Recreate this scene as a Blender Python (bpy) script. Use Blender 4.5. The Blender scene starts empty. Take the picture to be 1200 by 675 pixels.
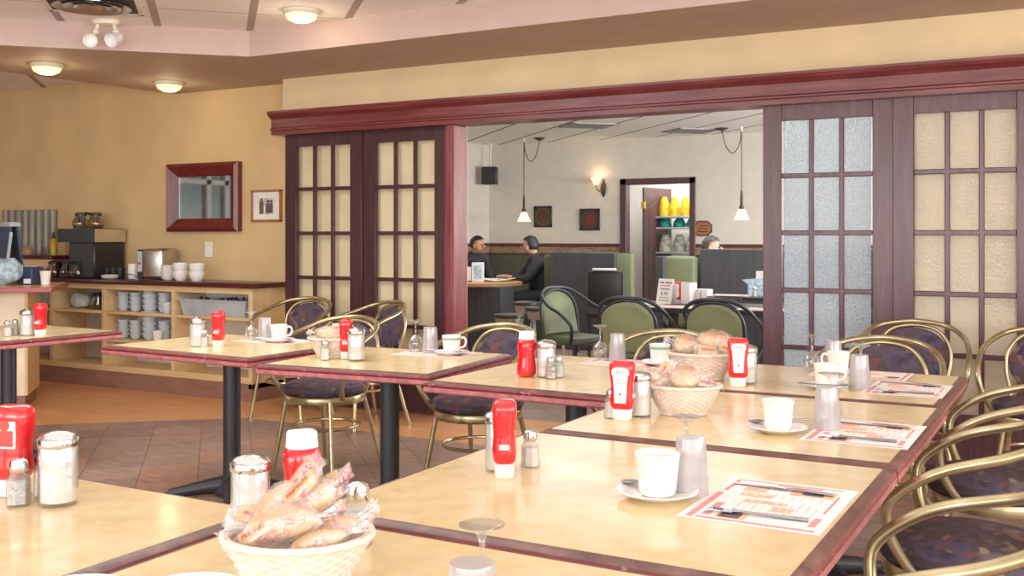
import bpy, bmesh, math, random
from mathutils import Vector, Matrix, noise
random.seed(7)
PI = math.pi
C = bpy.context.scene.collection

# ------------------------------------------------------------------ camera constants
TH = math.atan2(675, 1213)
CH = 1.30


def col(px, Y):
    """X of a point standing at depth Y (metres) for an image column of the photograph"""
    a = (px - 600) / 1213.0
    return Y * (-math.sin(TH) + math.cos(TH) * a) / (math.cos(TH) + math.sin(TH) * a)


# ------------------------------------------------------------------ materials
def lin(c):
    if isinstance(c, str):
        c = tuple(int(c[i:i + 2], 16) for i in (0, 2, 4))
    o = []
    for v in c:
        v /= 255.0
        o.append(v / 12.92 if v <= .04045 else ((v + .055) / 1.055) ** 2.4)
    return (*o, 1)


class N:
    def __init__(s, name):
        s.m = bpy.data.materials.new(name)
        s.m.use_nodes = True
        s.t = s.m.node_tree
        s.t.nodes.clear()
        s.out = s.t.nodes.new('ShaderNodeOutputMaterial')

    def n(s, t, **k):
        x = s.t.nodes.new('ShaderNode' + t)
        for a, v in k.items():
            setattr(x, a, v)
        return x

    def l(s, a, b):
        s.t.links.new(a, b)

    def coord(s, scale=(1, 1, 1), rot=(0, 0, 0), loc=(0, 0, 0), kind='Object'):
        tc = s.n('TexCoord')
        mp = s.n('Mapping')
        mp.inputs['Scale'].default_value = scale
        mp.inputs['Rotation'].default_value = rot
        mp.inputs['Location'].default_value = loc
        s.l(tc.outputs[kind], mp.inputs[0])
        return mp.outputs[0]

    def noise(s, vec, scale, detail=3, rough=.5):
        x = s.n('TexNoise')
        x.inputs['Scale'].default_value = scale
        x.inputs['Detail'].default_value = detail
        x.inputs['Roughness'].default_value = rough
        s.l(vec, x.inputs['Vector'])
        return x.outputs['Fac']

    def ramp(s, fac, stops, interp='LINEAR'):
        r = s.n('ValToRGB')
        r.color_ramp.interpolation = interp
        e = r.color_ramp.elements
        while len(e) < len(stops):
            e.new(0.5)
        for i, (p, c) in enumerate(stops):
            e[i].position = p
            e[i].color = lin(c) if not (isinstance(c, tuple) and len(c) == 4) else c
        s.l(fac, r.inputs[0])
        return r.outputs[0]

    def mix(s, fac, a, b):
        x = s.n('Mix', data_type='RGBA')
        if isinstance(fac, float):
            x.inputs[0].default_value = fac
        else:
            s.l(fac, x.inputs[0])
        for sock, v in ((x.inputs[6], a), (x.inputs[7], b)):
            if isinstance(v, (str, tuple)):
                sock.default_value = lin(v) if isinstance(v, str) else v
            else:
                s.l(v, sock)
        return x.outputs[2]

    def bump(s, fac, strength=.2, dist=.01):
        b = s.n('Bump')
        b.inputs['Strength'].default_value = strength
        b.inputs['Distance'].default_value = dist
        s.l(fac, b.inputs['Height'])
        return b.outputs[0]

    def pri(s, color, rough=.5, metal=0., spec=.5, normal=None, trans=0., emit=None, es=0, coat=0.):
        p = s.n('BsdfPrincipled')
        if isinstance(color, (str, tuple)):
            p.inputs['Base Color'].default_value = lin(color)
        else:
            s.l(color, p.inputs['Base Color'])
        if isinstance(rough, (float, int)):
            p.inputs['Roughness'].default_value = rough
        else:
            s.l(rough, p.inputs['Roughness'])
        p.inputs['Metallic'].default_value = metal
        p.inputs['Specular IOR Level'].default_value = spec
        p.inputs['Transmission Weight'].default_value = trans
        p.inputs['Coat Weight'].default_value = coat
        if normal is not None:
            s.l(normal, p.inputs['Normal'])
        if emit:
            p.inputs['Emission Color'].default_value = lin(emit)
            p.inputs['Emission Strength'].default_value = es
        return p.outputs[0]

    def done(s, sh):
        s.l(sh, s.out.inputs[0])
        return s.m


def simple(name, color, rough=.5, metal=0., spec=.5, var=.06, scale=6., **k):
    """plain surface with a faint procedural tone variation"""
    n = N(name)
    c = lin(color)
    f = n.noise(n.coord(), scale, 2)
    lo = tuple(max(0, v * (1 - var * 2)) for v in c[:3]) + (1,)
    hi = tuple(min(1, v * (1 + var * 2)) for v in c[:3]) + (1,)
    return n.done(n.pri(n.ramp(f, [(.3, lo), (.7, hi)]), rough, metal, spec, **k))


def wood(name, a, b, c, rough=.35, scale=(14, 14, 1.2), spec=.5, rot=(0, 0, 0), coat=0.):
    n = N(name)
    v = n.coord(scale, rot)
    f = n.noise(v, 2.2, 5, .6)
    return n.done(n.pri(n.ramp(f, [(.25, a), (.5, b), (.78, c)]), rough, 0, spec, n.bump(f, .05, .002), coat=coat))


def glassy(name, tint='FFFFFF', base=.06, milk=0., milkcol='FFFFFF', rough=.02, bump=None):
    """thin clear glass / plastic: see-through with fresnel reflections and optional milkiness"""
    n = N(name)
    tr = n.n('BsdfTransparent')
    tr.inputs[0].default_value = lin(tint)
    gl = n.n('BsdfGlossy')
    gl.inputs['Roughness'].default_value = rough
    lw = n.n('LayerWeight')
    lw.inputs[0].default_value = .35
    mr = n.n('MapRange')
    mr.inputs[3].default_value = base
    mr.inputs[4].default_value = .75
    n.l(lw.outputs['Facing'], mr.inputs[0])
    mx = n.n('MixShader')
    n.l(mr.outputs[0], mx.inputs[0])
    n.l(tr.outputs[0], mx.inputs[1])
    n.l(gl.outputs[0], mx.inputs[2])
    sh = mx.outputs[0]
    if bump:
        h = n.noise(n.coord(), bump[0], 2)
        nb = n.bump(h, bump[1], .01)
        n.l(nb, gl.inputs['Normal'])
        n.l(nb, lw.inputs['Normal'])
    if milk:
        d = n.n('BsdfDiffuse')
        d.inputs[0].default_value = lin(milkcol)
        t2 = n.n('BsdfTranslucent')
        t2.inputs[0].default_value = lin(milkcol)
        m1 = n.n('MixShader')
        m1.inputs[0].default_value = .5
        n.l(d.outputs[0], m1.inputs[1])
        n.l(t2.outputs[0], m1.inputs[2])
        m2 = n.n('MixShader')
        m2.inputs[0].default_value = milk
        n.l(sh, m2.inputs[1])
        n.l(m1.outputs[0], m2.inputs[2])
        sh = m2.outputs[0]
    return n.done(sh)


MT = {}
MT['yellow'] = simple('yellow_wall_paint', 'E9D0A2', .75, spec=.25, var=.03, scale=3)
MT['yellow_dim'] = simple('dimmed_yellow_wall_paint', 'D9BB88', .75, spec=.25, var=.05, scale=2)  # wall yellow with the dimness of the left side put into it
MT['panel_beige'] = simple('beige_paint_behind_doors', 'F6E8BE', .7, spec=.2, var=.03)
MT['brown_wall'] = simple('bounce_cutting_brown_paint', '8E7456', .75, spec=.2)  # brown chosen so the unseen left wall bounces less light
MT['mauve'] = simple('mauve_fascia_paint', 'C8B0A7', .7, spec=.2, var=.02)
MT['taupe'] = simple('taupe_soffit_paint', 'BCA490', .7, spec=.2, var=.03)
MT['rear_wall'] = simple('pale_grey_beige_paint', 'DDD8CE', .8, spec=.2, var=.02)
MT['white_paint'] = simple('white_paint', 'EDEAE4', .7, spec=.2, var=.02)
MT['mahog_red'] = wood('red_mahogany', '52201F', '6E2E30', '88484A', .3, (1.2, 14, 14))
MT['mahog_post'] = wood('red_mahogany_upright', '64262A', '7C3A3E', '925456', .3)
MT['mahog'] = wood('dark_mahogany', '3E2128', '543039', '6A424A', .3)  # purple-grey of window reflections put into the wood colour
MT['mahog_shaded'] = wood('shaded_mahogany', '2E161C', '3E2026', '502C34', .38)  # same door mahogany, with the shade on the left doors put in
MT['mahog_frame'] = wood('mahogany_moulding', '4A1614', '64201E', '7E3230', .3)
MT['dark_door'] = wood('dark_stained_door_wood', '3E2A30', '4E363C', '5E444A', .4)
MT['birch'] = wood('birch_laminate', 'D2AE79', 'DDBB88', 'E6C897', .5, (2, 8, 8))
MT['cream_panel'] = simple('cream_laminate', 'F0E2C4', .5)
MT['shelf_white'] = simple('white_melamine', 'E6E0D4', .55, var=.03)
MT['kick'] = wood('brown_kick_board', '7E5848', '8C6454', '9A7262', .5, (2, 8, 8))
MT['counter_top'] = wood('dark_red_counter_laminate', '3A161A', '481C20', '55262A', .22, (3, 3, 3))
MT['counter_edge'] = wood('red_counter_edge', '85302E', '9C403C', 'B0524C', .3, (3, 3, 3))
MT['counter_wood'] = wood('honey_counter_laminate', 'C99A62', 'D8AA72', 'E2B880', .25, (3, 12, 3))
MT['black_metal'] = simple('black_powder_coated_metal', '20242C', .4, spec=.5)
MT['black_plastic'] = simple('black_plastic', '1E2024', .35)
MT['charcoal_panel'] = wood('charcoal_wood_panel', '33353A', '3E4046', '494B52', .5, (10, 10, .8))
MT['chrome'] = simple('polished_chrome', 'D8DADC', .12, 1., var=.01)
MT['steel'] = simple('brushed_steel', 'C4C0BA', .28, 1., var=.04)
MT['white_ceramic'] = simple('white_glazed_ceramic', 'F2EEEA', .15, var=.01, coat=.3)
MT['green_band'] = simple('green_glaze_band', '8FB5A4', .2)
MT['white_plastic'] = simple('white_plastic', 'F2EEEC', .3, var=.01)
MT['cream_plastic'] = simple('cream_enamel', 'F0EAD2', .35, var=.02)
MT['ketchup'] = simple('red_ketchup_plastic', 'DB1420', .16, spec=.6, var=.05, coat=.3)
MT['label_white'] = simple('white_label_paper', 'F6F2F0', .45, var=.01)
MT['label_grey'] = simple('grey_label_print', '8A8F92', .5)
MT['ink'] = simple('dark_printing_ink', '45403F', .6)
MT['label_red'] = simple('red_label_print', 'C23A34', .5)
MT['sugar'] = simple('white_sugar', 'F4EFE9', .8, var=.01, scale=90)
MT['pepper'] = simple('ground_pepper', 'B5ADA4', .9, var=.25, scale=160)
MT['clear'] = glassy('clear_glass', 'F4F6F7', .12, milk=.05)
MT['jar_glass'] = glassy('thick_jar_glass', 'F2F5F5', .10, milk=.08)
MT['tumbler'] = glassy('frosted_clear_plastic', 'F6F4F5', .10, milk=.32, milkcol='F4F2F4', rough=.15)
MT['smoke'] = simple('opaque_reflection_dimmer', '77857F', .25, var=.2, scale=2)  # opaque grey-green, added to dim and colour what the mirror reflects
MT['carafe'] = glassy('carafe_glass', 'E8E0D4', .12)
MT['cellophane'] = None
MT['mirror'] = None
MT['soft_white'] = simple('paper_white', 'EFEBE7', .7, var=.02)
MT['paper_pink'] = simple('pink_print', 'F5CEC6', .6, var=.1, scale=40)
MT['paper_orange'] = simple('orange_print', 'F4B494', .6, var=.1, scale=40)
MT['paper_red'] = simple('red_print', 'E08E8A', .6, var=.1, scale=60)
MT['paper_dark'] = simple('dark_photo_print', '5E4A50', .6, var=.3, scale=90)
MT['cutlery'] = simple('stainless_cutlery', '9A9CA4', .18, 1., var=.03)
MT['wicker'] = simple('cream_wicker', 'E4D5C6', .6, var=.06, scale=30)
MT['sage_vinyl'] = simple('sage_green_vinyl', '76805C', .5, var=.08, scale=5)
MT['olive_dark'] = simple('dark_olive_vinyl', '4A513C', .5, var=.08)
MT['wainscot'] = simple('dark_green_grey_wainscot', '545548', .6, var=.05)
MT['rail_wood'] = wood('red_brown_rail_wood', '4A201C', '5C2A24', '6E3830', .4, (2, 8, 8))
MT['skin_tan'] = simple('tan_skin', 'C99478', .55, var=.03)
MT['skin_pale'] = simple('pale_skin', 'E2AE98', .55, var=.03)
MT['hair_black'] = simple('black_hair', '1A1717', .5, var=.1, scale=60)
MT['hair_grey'] = simple('greying_hair', '4A4644', .6, var=.35, scale=40)
MT['jacket'] = simple('black_jacket_cloth', '24242A', .8, var=.1, scale=25)
MT['trousers'] = simple('dark_trouser_cloth', '2A2C34', .85, var=.1, scale=25)
MT['eye'] = simple('eye', '201A18', .2)
MT['lip'] = simple('lip', 'A8665A', .5)
MT['bronze'] = simple('aged_bronze', '4E4238', .4, .6, var=.15)
MT['blue_board'] = simple('navy_board', '33435E', .45)
MT['navy_box'] = simple('navy_box', '2A3550', .4)
MT['grey_bin'] = simple('grey_plastic_bin', 'AEB6BC', .5)
MT['shadow_blue_ceramic'] = simple('shadow_blue_ceramic', 'C9D6DE', .2, var=.03)  # white crockery with the blue of the cabinet shadow painted in
MT['tan_box'] = simple('tan_plastic', 'B49A78', .4)
MT['yellow_plastic'] = simple('yellow_mustard_plastic', 'C8A030', .35)
MT['yellow_bag'] = simple('yellow_packaging', 'F2B424', .35, var=.18, scale=14)
MT['teal_bag'] = simple('teal_packaging', '22A59A', .3, var=.25, scale=14)
MT['mixed_bag'] = simple('pale_printed_packaging', 'C8CCC0', .35, var=.25, scale=14)
MT['switch'] = simple('white_switch_plastic', 'F2EEE6', .4)
MT['trim_white'] = simple('white_picture_mat', 'EFE9E0', .7)
MT['duct_grey'] = simple('grey_grille_metal', '9A9690', .4, .3)
MT['recess_dark'] = simple('painted_recess_shade', '4A443E', .7)  # flat dark colour painted in for the shade inside vents and slots
MT['led_blue'] = simple('pale_blue_film', 'A9C6D6', .3, var=.2, scale=30)
MT['papers_brown'] = simple('brown_crockery', '9A7458', .5)
MT['oak_plaque'] = wood('oak_plaque', '8A5A34', 'A06C40', 'B27E50', .5, (3, 3, 8))


def _brass():
    n = N('aged_brass_tube')
    v = n.coord()
    f = n.noise(v, 9, 4)
    return n.done(n.pri(n.ramp(f, [(.3, 'A69670'), (.55, 'C2B48C'), (.8, 'D8CCAA')]), .27, .85))


MT['brass'] = _brass()


def _uph():
    n = N('patterned_upholstery')
    v = n.coord((1, 1, 1))
    f1 = n.noise(v, 11, 2)
    base = n.ramp(f1, [(.3, '3A3140'), (.45, '54495A'), (.55, '4A3C3E'), (.7, '685A62')])
    vo = n.n('TexVoronoi')
    vo.inputs['Scale'].default_value = 17
    n.l(v, vo.inputs['Vector'])
    mask = n.ramp(n.noise(v, 14, 1), [(.56, (0, 0, 0, 1)), (.62, (1, 1, 1, 1))])
    motif = n.ramp(vo.outputs['Color'], [(.2, '7A6654'), (.5, '6A4442'), (.8, '8C7C66')], 'CONSTANT')
    c = n.mix(mask, base, motif)
    f3 = n.noise(v, 300, 2)
    return n.done(n.pri(c, .85, 0, .2, n.bump(f3, .25, .003)))


MT['upholstery'] = _uph()


def _lam():
    n = N('beige_table_laminate')
    v = n.coord()
    f = n.noise(v, 16, 4, .6)
    c = n.ramp(f, [(.25, 'D2B580'), (.5, 'DCC290'), (.75, 'E4CDA0')])
    r = n.ramp(n.noise(v, 5, 3), [(.3, (.13, .13, .13, 1)), (.7, (.24, .24, .24, 1))])
    return n.done(n.pri(c, r, 0, .5))


MT['laminate'] = _lam()


def _edge():
    n = N('worn_burgundy_edge')
    v = n.coord()
    f = n.noise(v, 38, 4, .65)
    g = n.noise(v, 9, 2)
    a = n.ramp(g, [(.3, '6C262C'), (.7, '8A3A3E')])
    m = n.ramp(f, [(.62, (0, 0, 0, 1)), (.7, (1, 1, 1, 1))])
    return n.done(n.pri(n.mix(m, a, 'C9988A'), .38, 0, .5))


MT['edge'] = _edge()
MT['edge_low'] = simple('rosy_worn_edge', 'B4686C', .4, var=.15, scale=30)
MT['edge_top'] = wood('worn_brown_bevel', '4A2C28', '60403A', '86625A', .4, (8, 8, 8))


def _slate():
    n = N('slate_floor_tiles')
    v = n.coord((1, 1, 1), (0, 0, PI / 4), (.06, .1, 0))
    b = n.n('TexBrick')
    b.offset = 0
    b.inputs['Scale'].default_value = 1
    b.inputs['Brick Width'].default_value = .305
    b.inputs['Row Height'].default_value = .305
    b.inputs['Mortar Size'].default_value = .003
    b.inputs['Bias'].default_value = -.1
    b.inputs['Color1'].default_value = lin('8A736A')
    b.inputs['Color2'].default_value = lin('A08676')
    b.inputs['Mortar'].default_value = lin('62524C')
    n.l(v, b.inputs['Vector'])
    # occasional terracotta tiles
    w = n.n('TexWhiteNoise', noise_dimensions='3D')
    sc = n.n('VectorMath', operation='SCALE')
    sc.inputs['Scale'].default_value = 1 / .305
    n.l(v, sc.inputs[0])
    fl = n.n('VectorMath', operation='FLOOR')
    n.l(sc.outputs[0], fl.inputs[0])
    n.l(fl.outputs[0], w.inputs[0])
    mk = n.ramp(w.outputs['Value'], [(.8, (0, 0, 0, 1)), (.86, (.65, .65, .65, 1))])
    c1 = n.mix(mk, b.outputs['Color'], lin('A67A60'))
    f = n.noise(n.coord((3, 9, 3), (0, 0, .6)), 2.5, 6, .7)
    tone = n.ramp(f, [(.3, (.6, .57, .6, 1)), (.5, (1, .96, .95, 1)), (.68, (1.3, 1.2, 1.15, 1))])
    mu = n.n('Mix', data_type='RGBA', blend_type='MULTIPLY')
    mu.inputs[0].default_value = 1
    n.l(c1, mu.inputs[6])
    n.l(tone, mu.inputs[7])
    fin = n.mix(b.outputs['Fac'], mu.outputs[2], '5E504A')
    return n.done(n.pri(fin, .38, 0, .4, n.bump(f, .15, .01)))


MT['slate'] = _slate()


def _planks():
    n = N('orange_wood_planks')
    v = n.coord()
    b = n.n('TexBrick')
    b.inputs['Scale'].default_value = 1
    b.inputs['Brick Width'].default_value = 1.1
    b.inputs['Row Height'].default_value = .085
    b.inputs['Mortar Size'].default_value = .0015
    b.inputs['Color1'].default_value = lin('DE9C62')
    b.inputs['Color2'].default_value = lin('E8AE78')
    b.inputs['Mortar'].default_value = lin('AE7446')
    n.l(v, b.inputs['Vector'])
    f = n.noise(n.coord((1.5, 18, 1)), 2, 5)
    tone = n.ramp(f, [(.3, (.8, .76, .7, 1)), (.7, (1.08, 1.05, 1.03, 1))])
    mu = n.n('Mix', data_type='RGBA', blend_type='MULTIPLY')
    mu.inputs[0].default_value = 1
    n.l(b.outputs['Color'], mu.inputs[6])
    n.l(tone, mu.inputs[7])
    return n.done(n.pri(mu.outputs[2], .3, 0, .5))


MT['planks'] = _planks()


def _tiles(name, tile, line, su, sv, wu, wv, ou, ov):
    """white ceiling panels in a grid turned 45 degrees; su/sv spacing, wu/wv bar widths"""
    n = N(name)
    v = n.coord((1, 1, 1), (0, 0, -PI / 4))
    sp = n.n('SeparateXYZ')
    n.l(v, sp.inputs[0])

    def bars(sock, spacing, width, off):
        a = n.n('Math', operation='ADD')
        a.inputs[1].default_value = 100 * spacing - off + width / 2
        n.l(sock, a.inputs[0])
        m = n.n('Math', operation='MODULO')
        m.inputs[1].default_value = spacing
        n.l(a.outputs[0], m.inputs[0])
        lt = n.n('Math', operation='LESS_THAN')
        lt.inputs[1].default_value = width
        n.l(m.outputs[0], lt.inputs[0])
        return lt.outputs[0]
    mx = n.n('Math', operation='MAXIMUM')
    n.l(bars(sp.outputs[0], su, wu, ou), mx.inputs[0])
    n.l(bars(sp.outputs[1], sv, wv, ov), mx.inputs[1])
    f = n.noise(v, 60, 3)
    t = n.ramp(f, [(.3, tile), (.7, tuple(min(255, int(tile[i:i + 2], 16) + 5) for i in (0, 2, 4)))])
    c = n.mix(mx.outputs[0], t, line)
    return n.done(n.pri(c, .85, 0, .15))


MT['ceil_main'] = _tiles('white_ceiling_panels', 'F6F0EE', 'B0A09A', .595, 1.19, .05, .012, .215, 6.71 - 1.19)
MT['ceil_rear'] = _tiles('pale_ceiling_panels', 'EAEAE5', '5E5A54', .62, 1.24, .034, .004, 3.70, .3)


def _rain(name, clear, smooth=False):
    """rain-textured door glass; clear=True for the leaf with the lit room behind it"""
    n = N(name)
    v = n.coord((1, 1, 1))
    vo = n.n('TexVoronoi')
    vo.inputs['Scale'].default_value = 110 if clear else 90
    n.l(n.coord((1, 1, .6)), vo.inputs['Vector'])
    f = n.noise(v, 70, 2)
    nb = n.bump(vo.outputs['Distance'], .55 if clear else (.08 if smooth else .5), .012)
    if clear:
        g = n.n('BsdfRefraction')
        g.inputs['Roughness'].default_value = .12
        g.inputs['IOR'].default_value = 1.18
        g.inputs[0].default_value = (.84, .93, 1, 1)  # blue of the reflected surroundings put into the glass tint
        n.l(nb, g.inputs['Normal'])
        base = g.outputs[0]
    else:
        g = n.n('BsdfTransparent')
        g.inputs[0].default_value = (1, .99, .97, 1)
        base = g.outputs[0]
    d = n.n('BsdfDiffuse')
    n.l(n.ramp(f, [(.35, 'C4C2BC' if not clear else 'B4C4CE'), (.65, 'FFFFFF' if not clear else 'F0F8FF')]), d.inputs[0])
    if clear:
        tl = n.n('BsdfTranslucent')
        tl.inputs[0].default_value = lin('EEF6FC')
        md = n.n('MixShader')
        md.inputs[0].default_value = .55
        n.l(d.outputs[0], md.inputs[1])
        n.l(tl.outputs[0], md.inputs[2])
        dd = md.outputs[0]
    else:
        dd = d.outputs[0]
    m1 = n.n('MixShader')
    m1.inputs[0].default_value = .42 if clear else (.04 if smooth else .12)
    n.l(base, m1.inputs[1])
    n.l(dd, m1.inputs[2])
    gl = n.n('BsdfGlossy')
    gl.inputs['Roughness'].default_value = .18
    n.l(nb, gl.inputs['Normal'])
    m2 = n.n('MixShader')
    m2.inputs[0].default_value = .07 if clear else .04
    n.l(m1.outputs[0], m2.inputs[1])
    n.l(gl.outputs[0], m2.inputs[2])
    return n.done(m2.outputs[0])


MT['rain_wall'] = _rain('rain_glass_over_wall', False)
MT['rain_left'] = _rain('faint_rain_glass_over_wall', False, True)
MT['rain_clear'] = _rain('rain_glass', True)


def _cello(name, ink):
    n = N(name)
    v = n.coord()
    f = n.noise(v, 34, 4, .7)
    nb = n.bump(f, .9, .01)
    tr = n.n('BsdfTransparent')
    gl = n.n('BsdfGlossy')
    gl.inputs['Roughness'].default_value = .12
    n.l(nb, gl.inputs['Normal'])
    m1 = n.n('MixShader')
    m1.inputs[0].default_value = .16
    n.l(tr.outputs[0], m1.inputs[1])
    n.l(gl.outputs[0], m1.inputs[2])
    d = n.n('BsdfDiffuse')
    d.inputs[0].default_value = lin('FFF6F6')
    n.l(nb, d.inputs['Normal'])
    mm = n.ramp(n.noise(v, 22, 3, .6), [(.5, (.06, .06, .06, 1)), (.7, (.45, .45, .45, 1))])
    m2 = n.n('MixShader')
    n.l(mm, m2.inputs[0])
    n.l(m1.outputs[0], m2.inputs[1])
    n.l(d.outputs[0], m2.inputs[2])
    vo = n.n('TexVoronoi', feature='DISTANCE_TO_EDGE')
    vo.inputs['Scale'].default_value = 85
    n.l(v, vo.inputs['Vector'])
    a = n.ramp(vo.outputs['Distance'], [(.03, (1, 1, 1, 1)), (.08, (0, 0, 0, 1))])
    b = n.ramp(n.noise(v, 18, 1), [(.58, (0, 0, 0, 1)), (.64, (.6, .6, .6, 1))])
    mu = n.n('Math', operation='MULTIPLY')
    n.l(a, mu.inputs[0])
    n.l(b, mu.inputs[1])
    pr = n.n('BsdfDiffuse')
    pr.inputs[0].default_value = lin(ink)
    m3 = n.n('MixShader')
    n.l(mu.outputs[0], m3.inputs[0])
    n.l(m2.outputs[0], m3.inputs[1])
    n.l(pr.outputs[0], m3.inputs[2])
    return n.done(m3.outputs[0])


MT['cello'] = _cello('printed_cellophane', 'C8506A')
MT['cello_blue'] = _cello('blue_printed_cellophane', '4A5CB0')


def _bread():
    n = N('golden_bread_crust')
    v = n.coord()
    f = n.noise(v, 14, 4, .6)
    sp = n.n('SeparateXYZ')
    n.l(v, sp.inputs[0])
    mr = n.n('MapRange')
    mr.inputs[1].default_value = -.005
    mr.inputs[2].default_value = .04
    n.l(sp.outputs[2], mr.inputs[0])
    c0 = n.ramp(f, [(.3, 'DFA763'), (.5, 'ECC488'), (.7, 'F3DAAE')])
    c = n.mix(mr.outputs[0], c0, lin('C07A38'))
    return n.done(n.pri(c, .55, 0, .3, n.bump(f, .2, .01)))


MT['bread'] = _bread()


def _mirror():
    n = N('slightly_dim_mirror')
    f = n.noise(n.coord(), 3, 2)
    return n.done(n.pri(n.ramp(f, [(.3, 'B0B8B8'), (.7, 'BCC4C4')]), .03, 1.))


MT['mirror'] = _mirror()


def _glow(name, color, strength, base='FFF2D8'):
    n = N(name)
    f = n.noise(n.coord(), 12, 2)
    p = n.pri(n.ramp(f, [(.3, base), (.7, 'FFFFFF')]), .35, emit=color, es=strength)
    return n.done(p)


MT['lamp_glow'] = _glow('lit_frosted_lamp_glass', 'FFC060', 2.6)
MT['shade_glow'] = _glow('lit_alabaster_shade', 'FFDDA0', 1.3)


def _band():
    n = N('patterned_wall_border')
    f = n.noise(n.coord((3, 3, 14)), 4, 4)
    return n.done(n.pri(n.ramp(f, [(.3, '6E5644'), (.55, '9A8266'), (.75, 'B49A7C')]), .7))


MT['border'] = _band()


def _corr():
    n = N('corrugated_metal')
    f = n.noise(n.coord((20, 1, 1)), 3, 2)
    return n.done(n.pri(n.ramp(f, [(.3, '7A7A6E'), (.7, 'A8A89A')]), .4, .5))


MT['corr'] = _corr()


def _art(name, bg, fg, ring):
    n = N(name)
    tc = n.n('TexCoord')
    gr = n.n('TexGradient', gradient_type='SPHERICAL')
    mp = n.n('Mapping')
    mp.inputs['Scale'].default_value = (7, 7, 6.5)
    n.l(tc.outputs['Object'], mp.inputs[0])
    n.l(mp.outputs[0], gr.inputs[0])
    c = n.ramp(gr.outputs['Fac'], [(.0, bg), (.12, ring), (.3, bg), (.42, fg), (.9, fg)])
    return n.done(n.pri(n.mix(n.noise(n.coord(), 30, 4), c, lin(bg)), .4))


MT['art_a'] = _art('still_life_print_brown', '2E2620', '6E2A1C', '8A7440')
MT['art_b'] = _art('still_life_print_red', '2A2620', '96201C', '6E5A40')


# ------------------------------------------------------------------ mesh helpers
def catmull(pts, n=6, closed=False):
    P = [Vector(p) for p in pts]
    out = []
    m = len(P)
    rng = m if closed else m - 1
    for i in range(rng):
        if closed:
            a, b, c, d = P[(i - 1) % m], P[i], P[(i + 1) % m], P[(i + 2) % m]
        else:
            a, b, c, d = P[max(i - 1, 0)], P[i], P[i + 1], P[min(i + 2, m - 1)]
        for k in range(n):
            t = k / n
            out.append(.5 * ((2 * b) + (c - a) * t + (2 * a - 5 * b + 4 * c - d) * t * t + (3 * b - a - 3 * c + d) * t ** 3))
    if not closed:
        out.append(P[-1])
    return out


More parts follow.
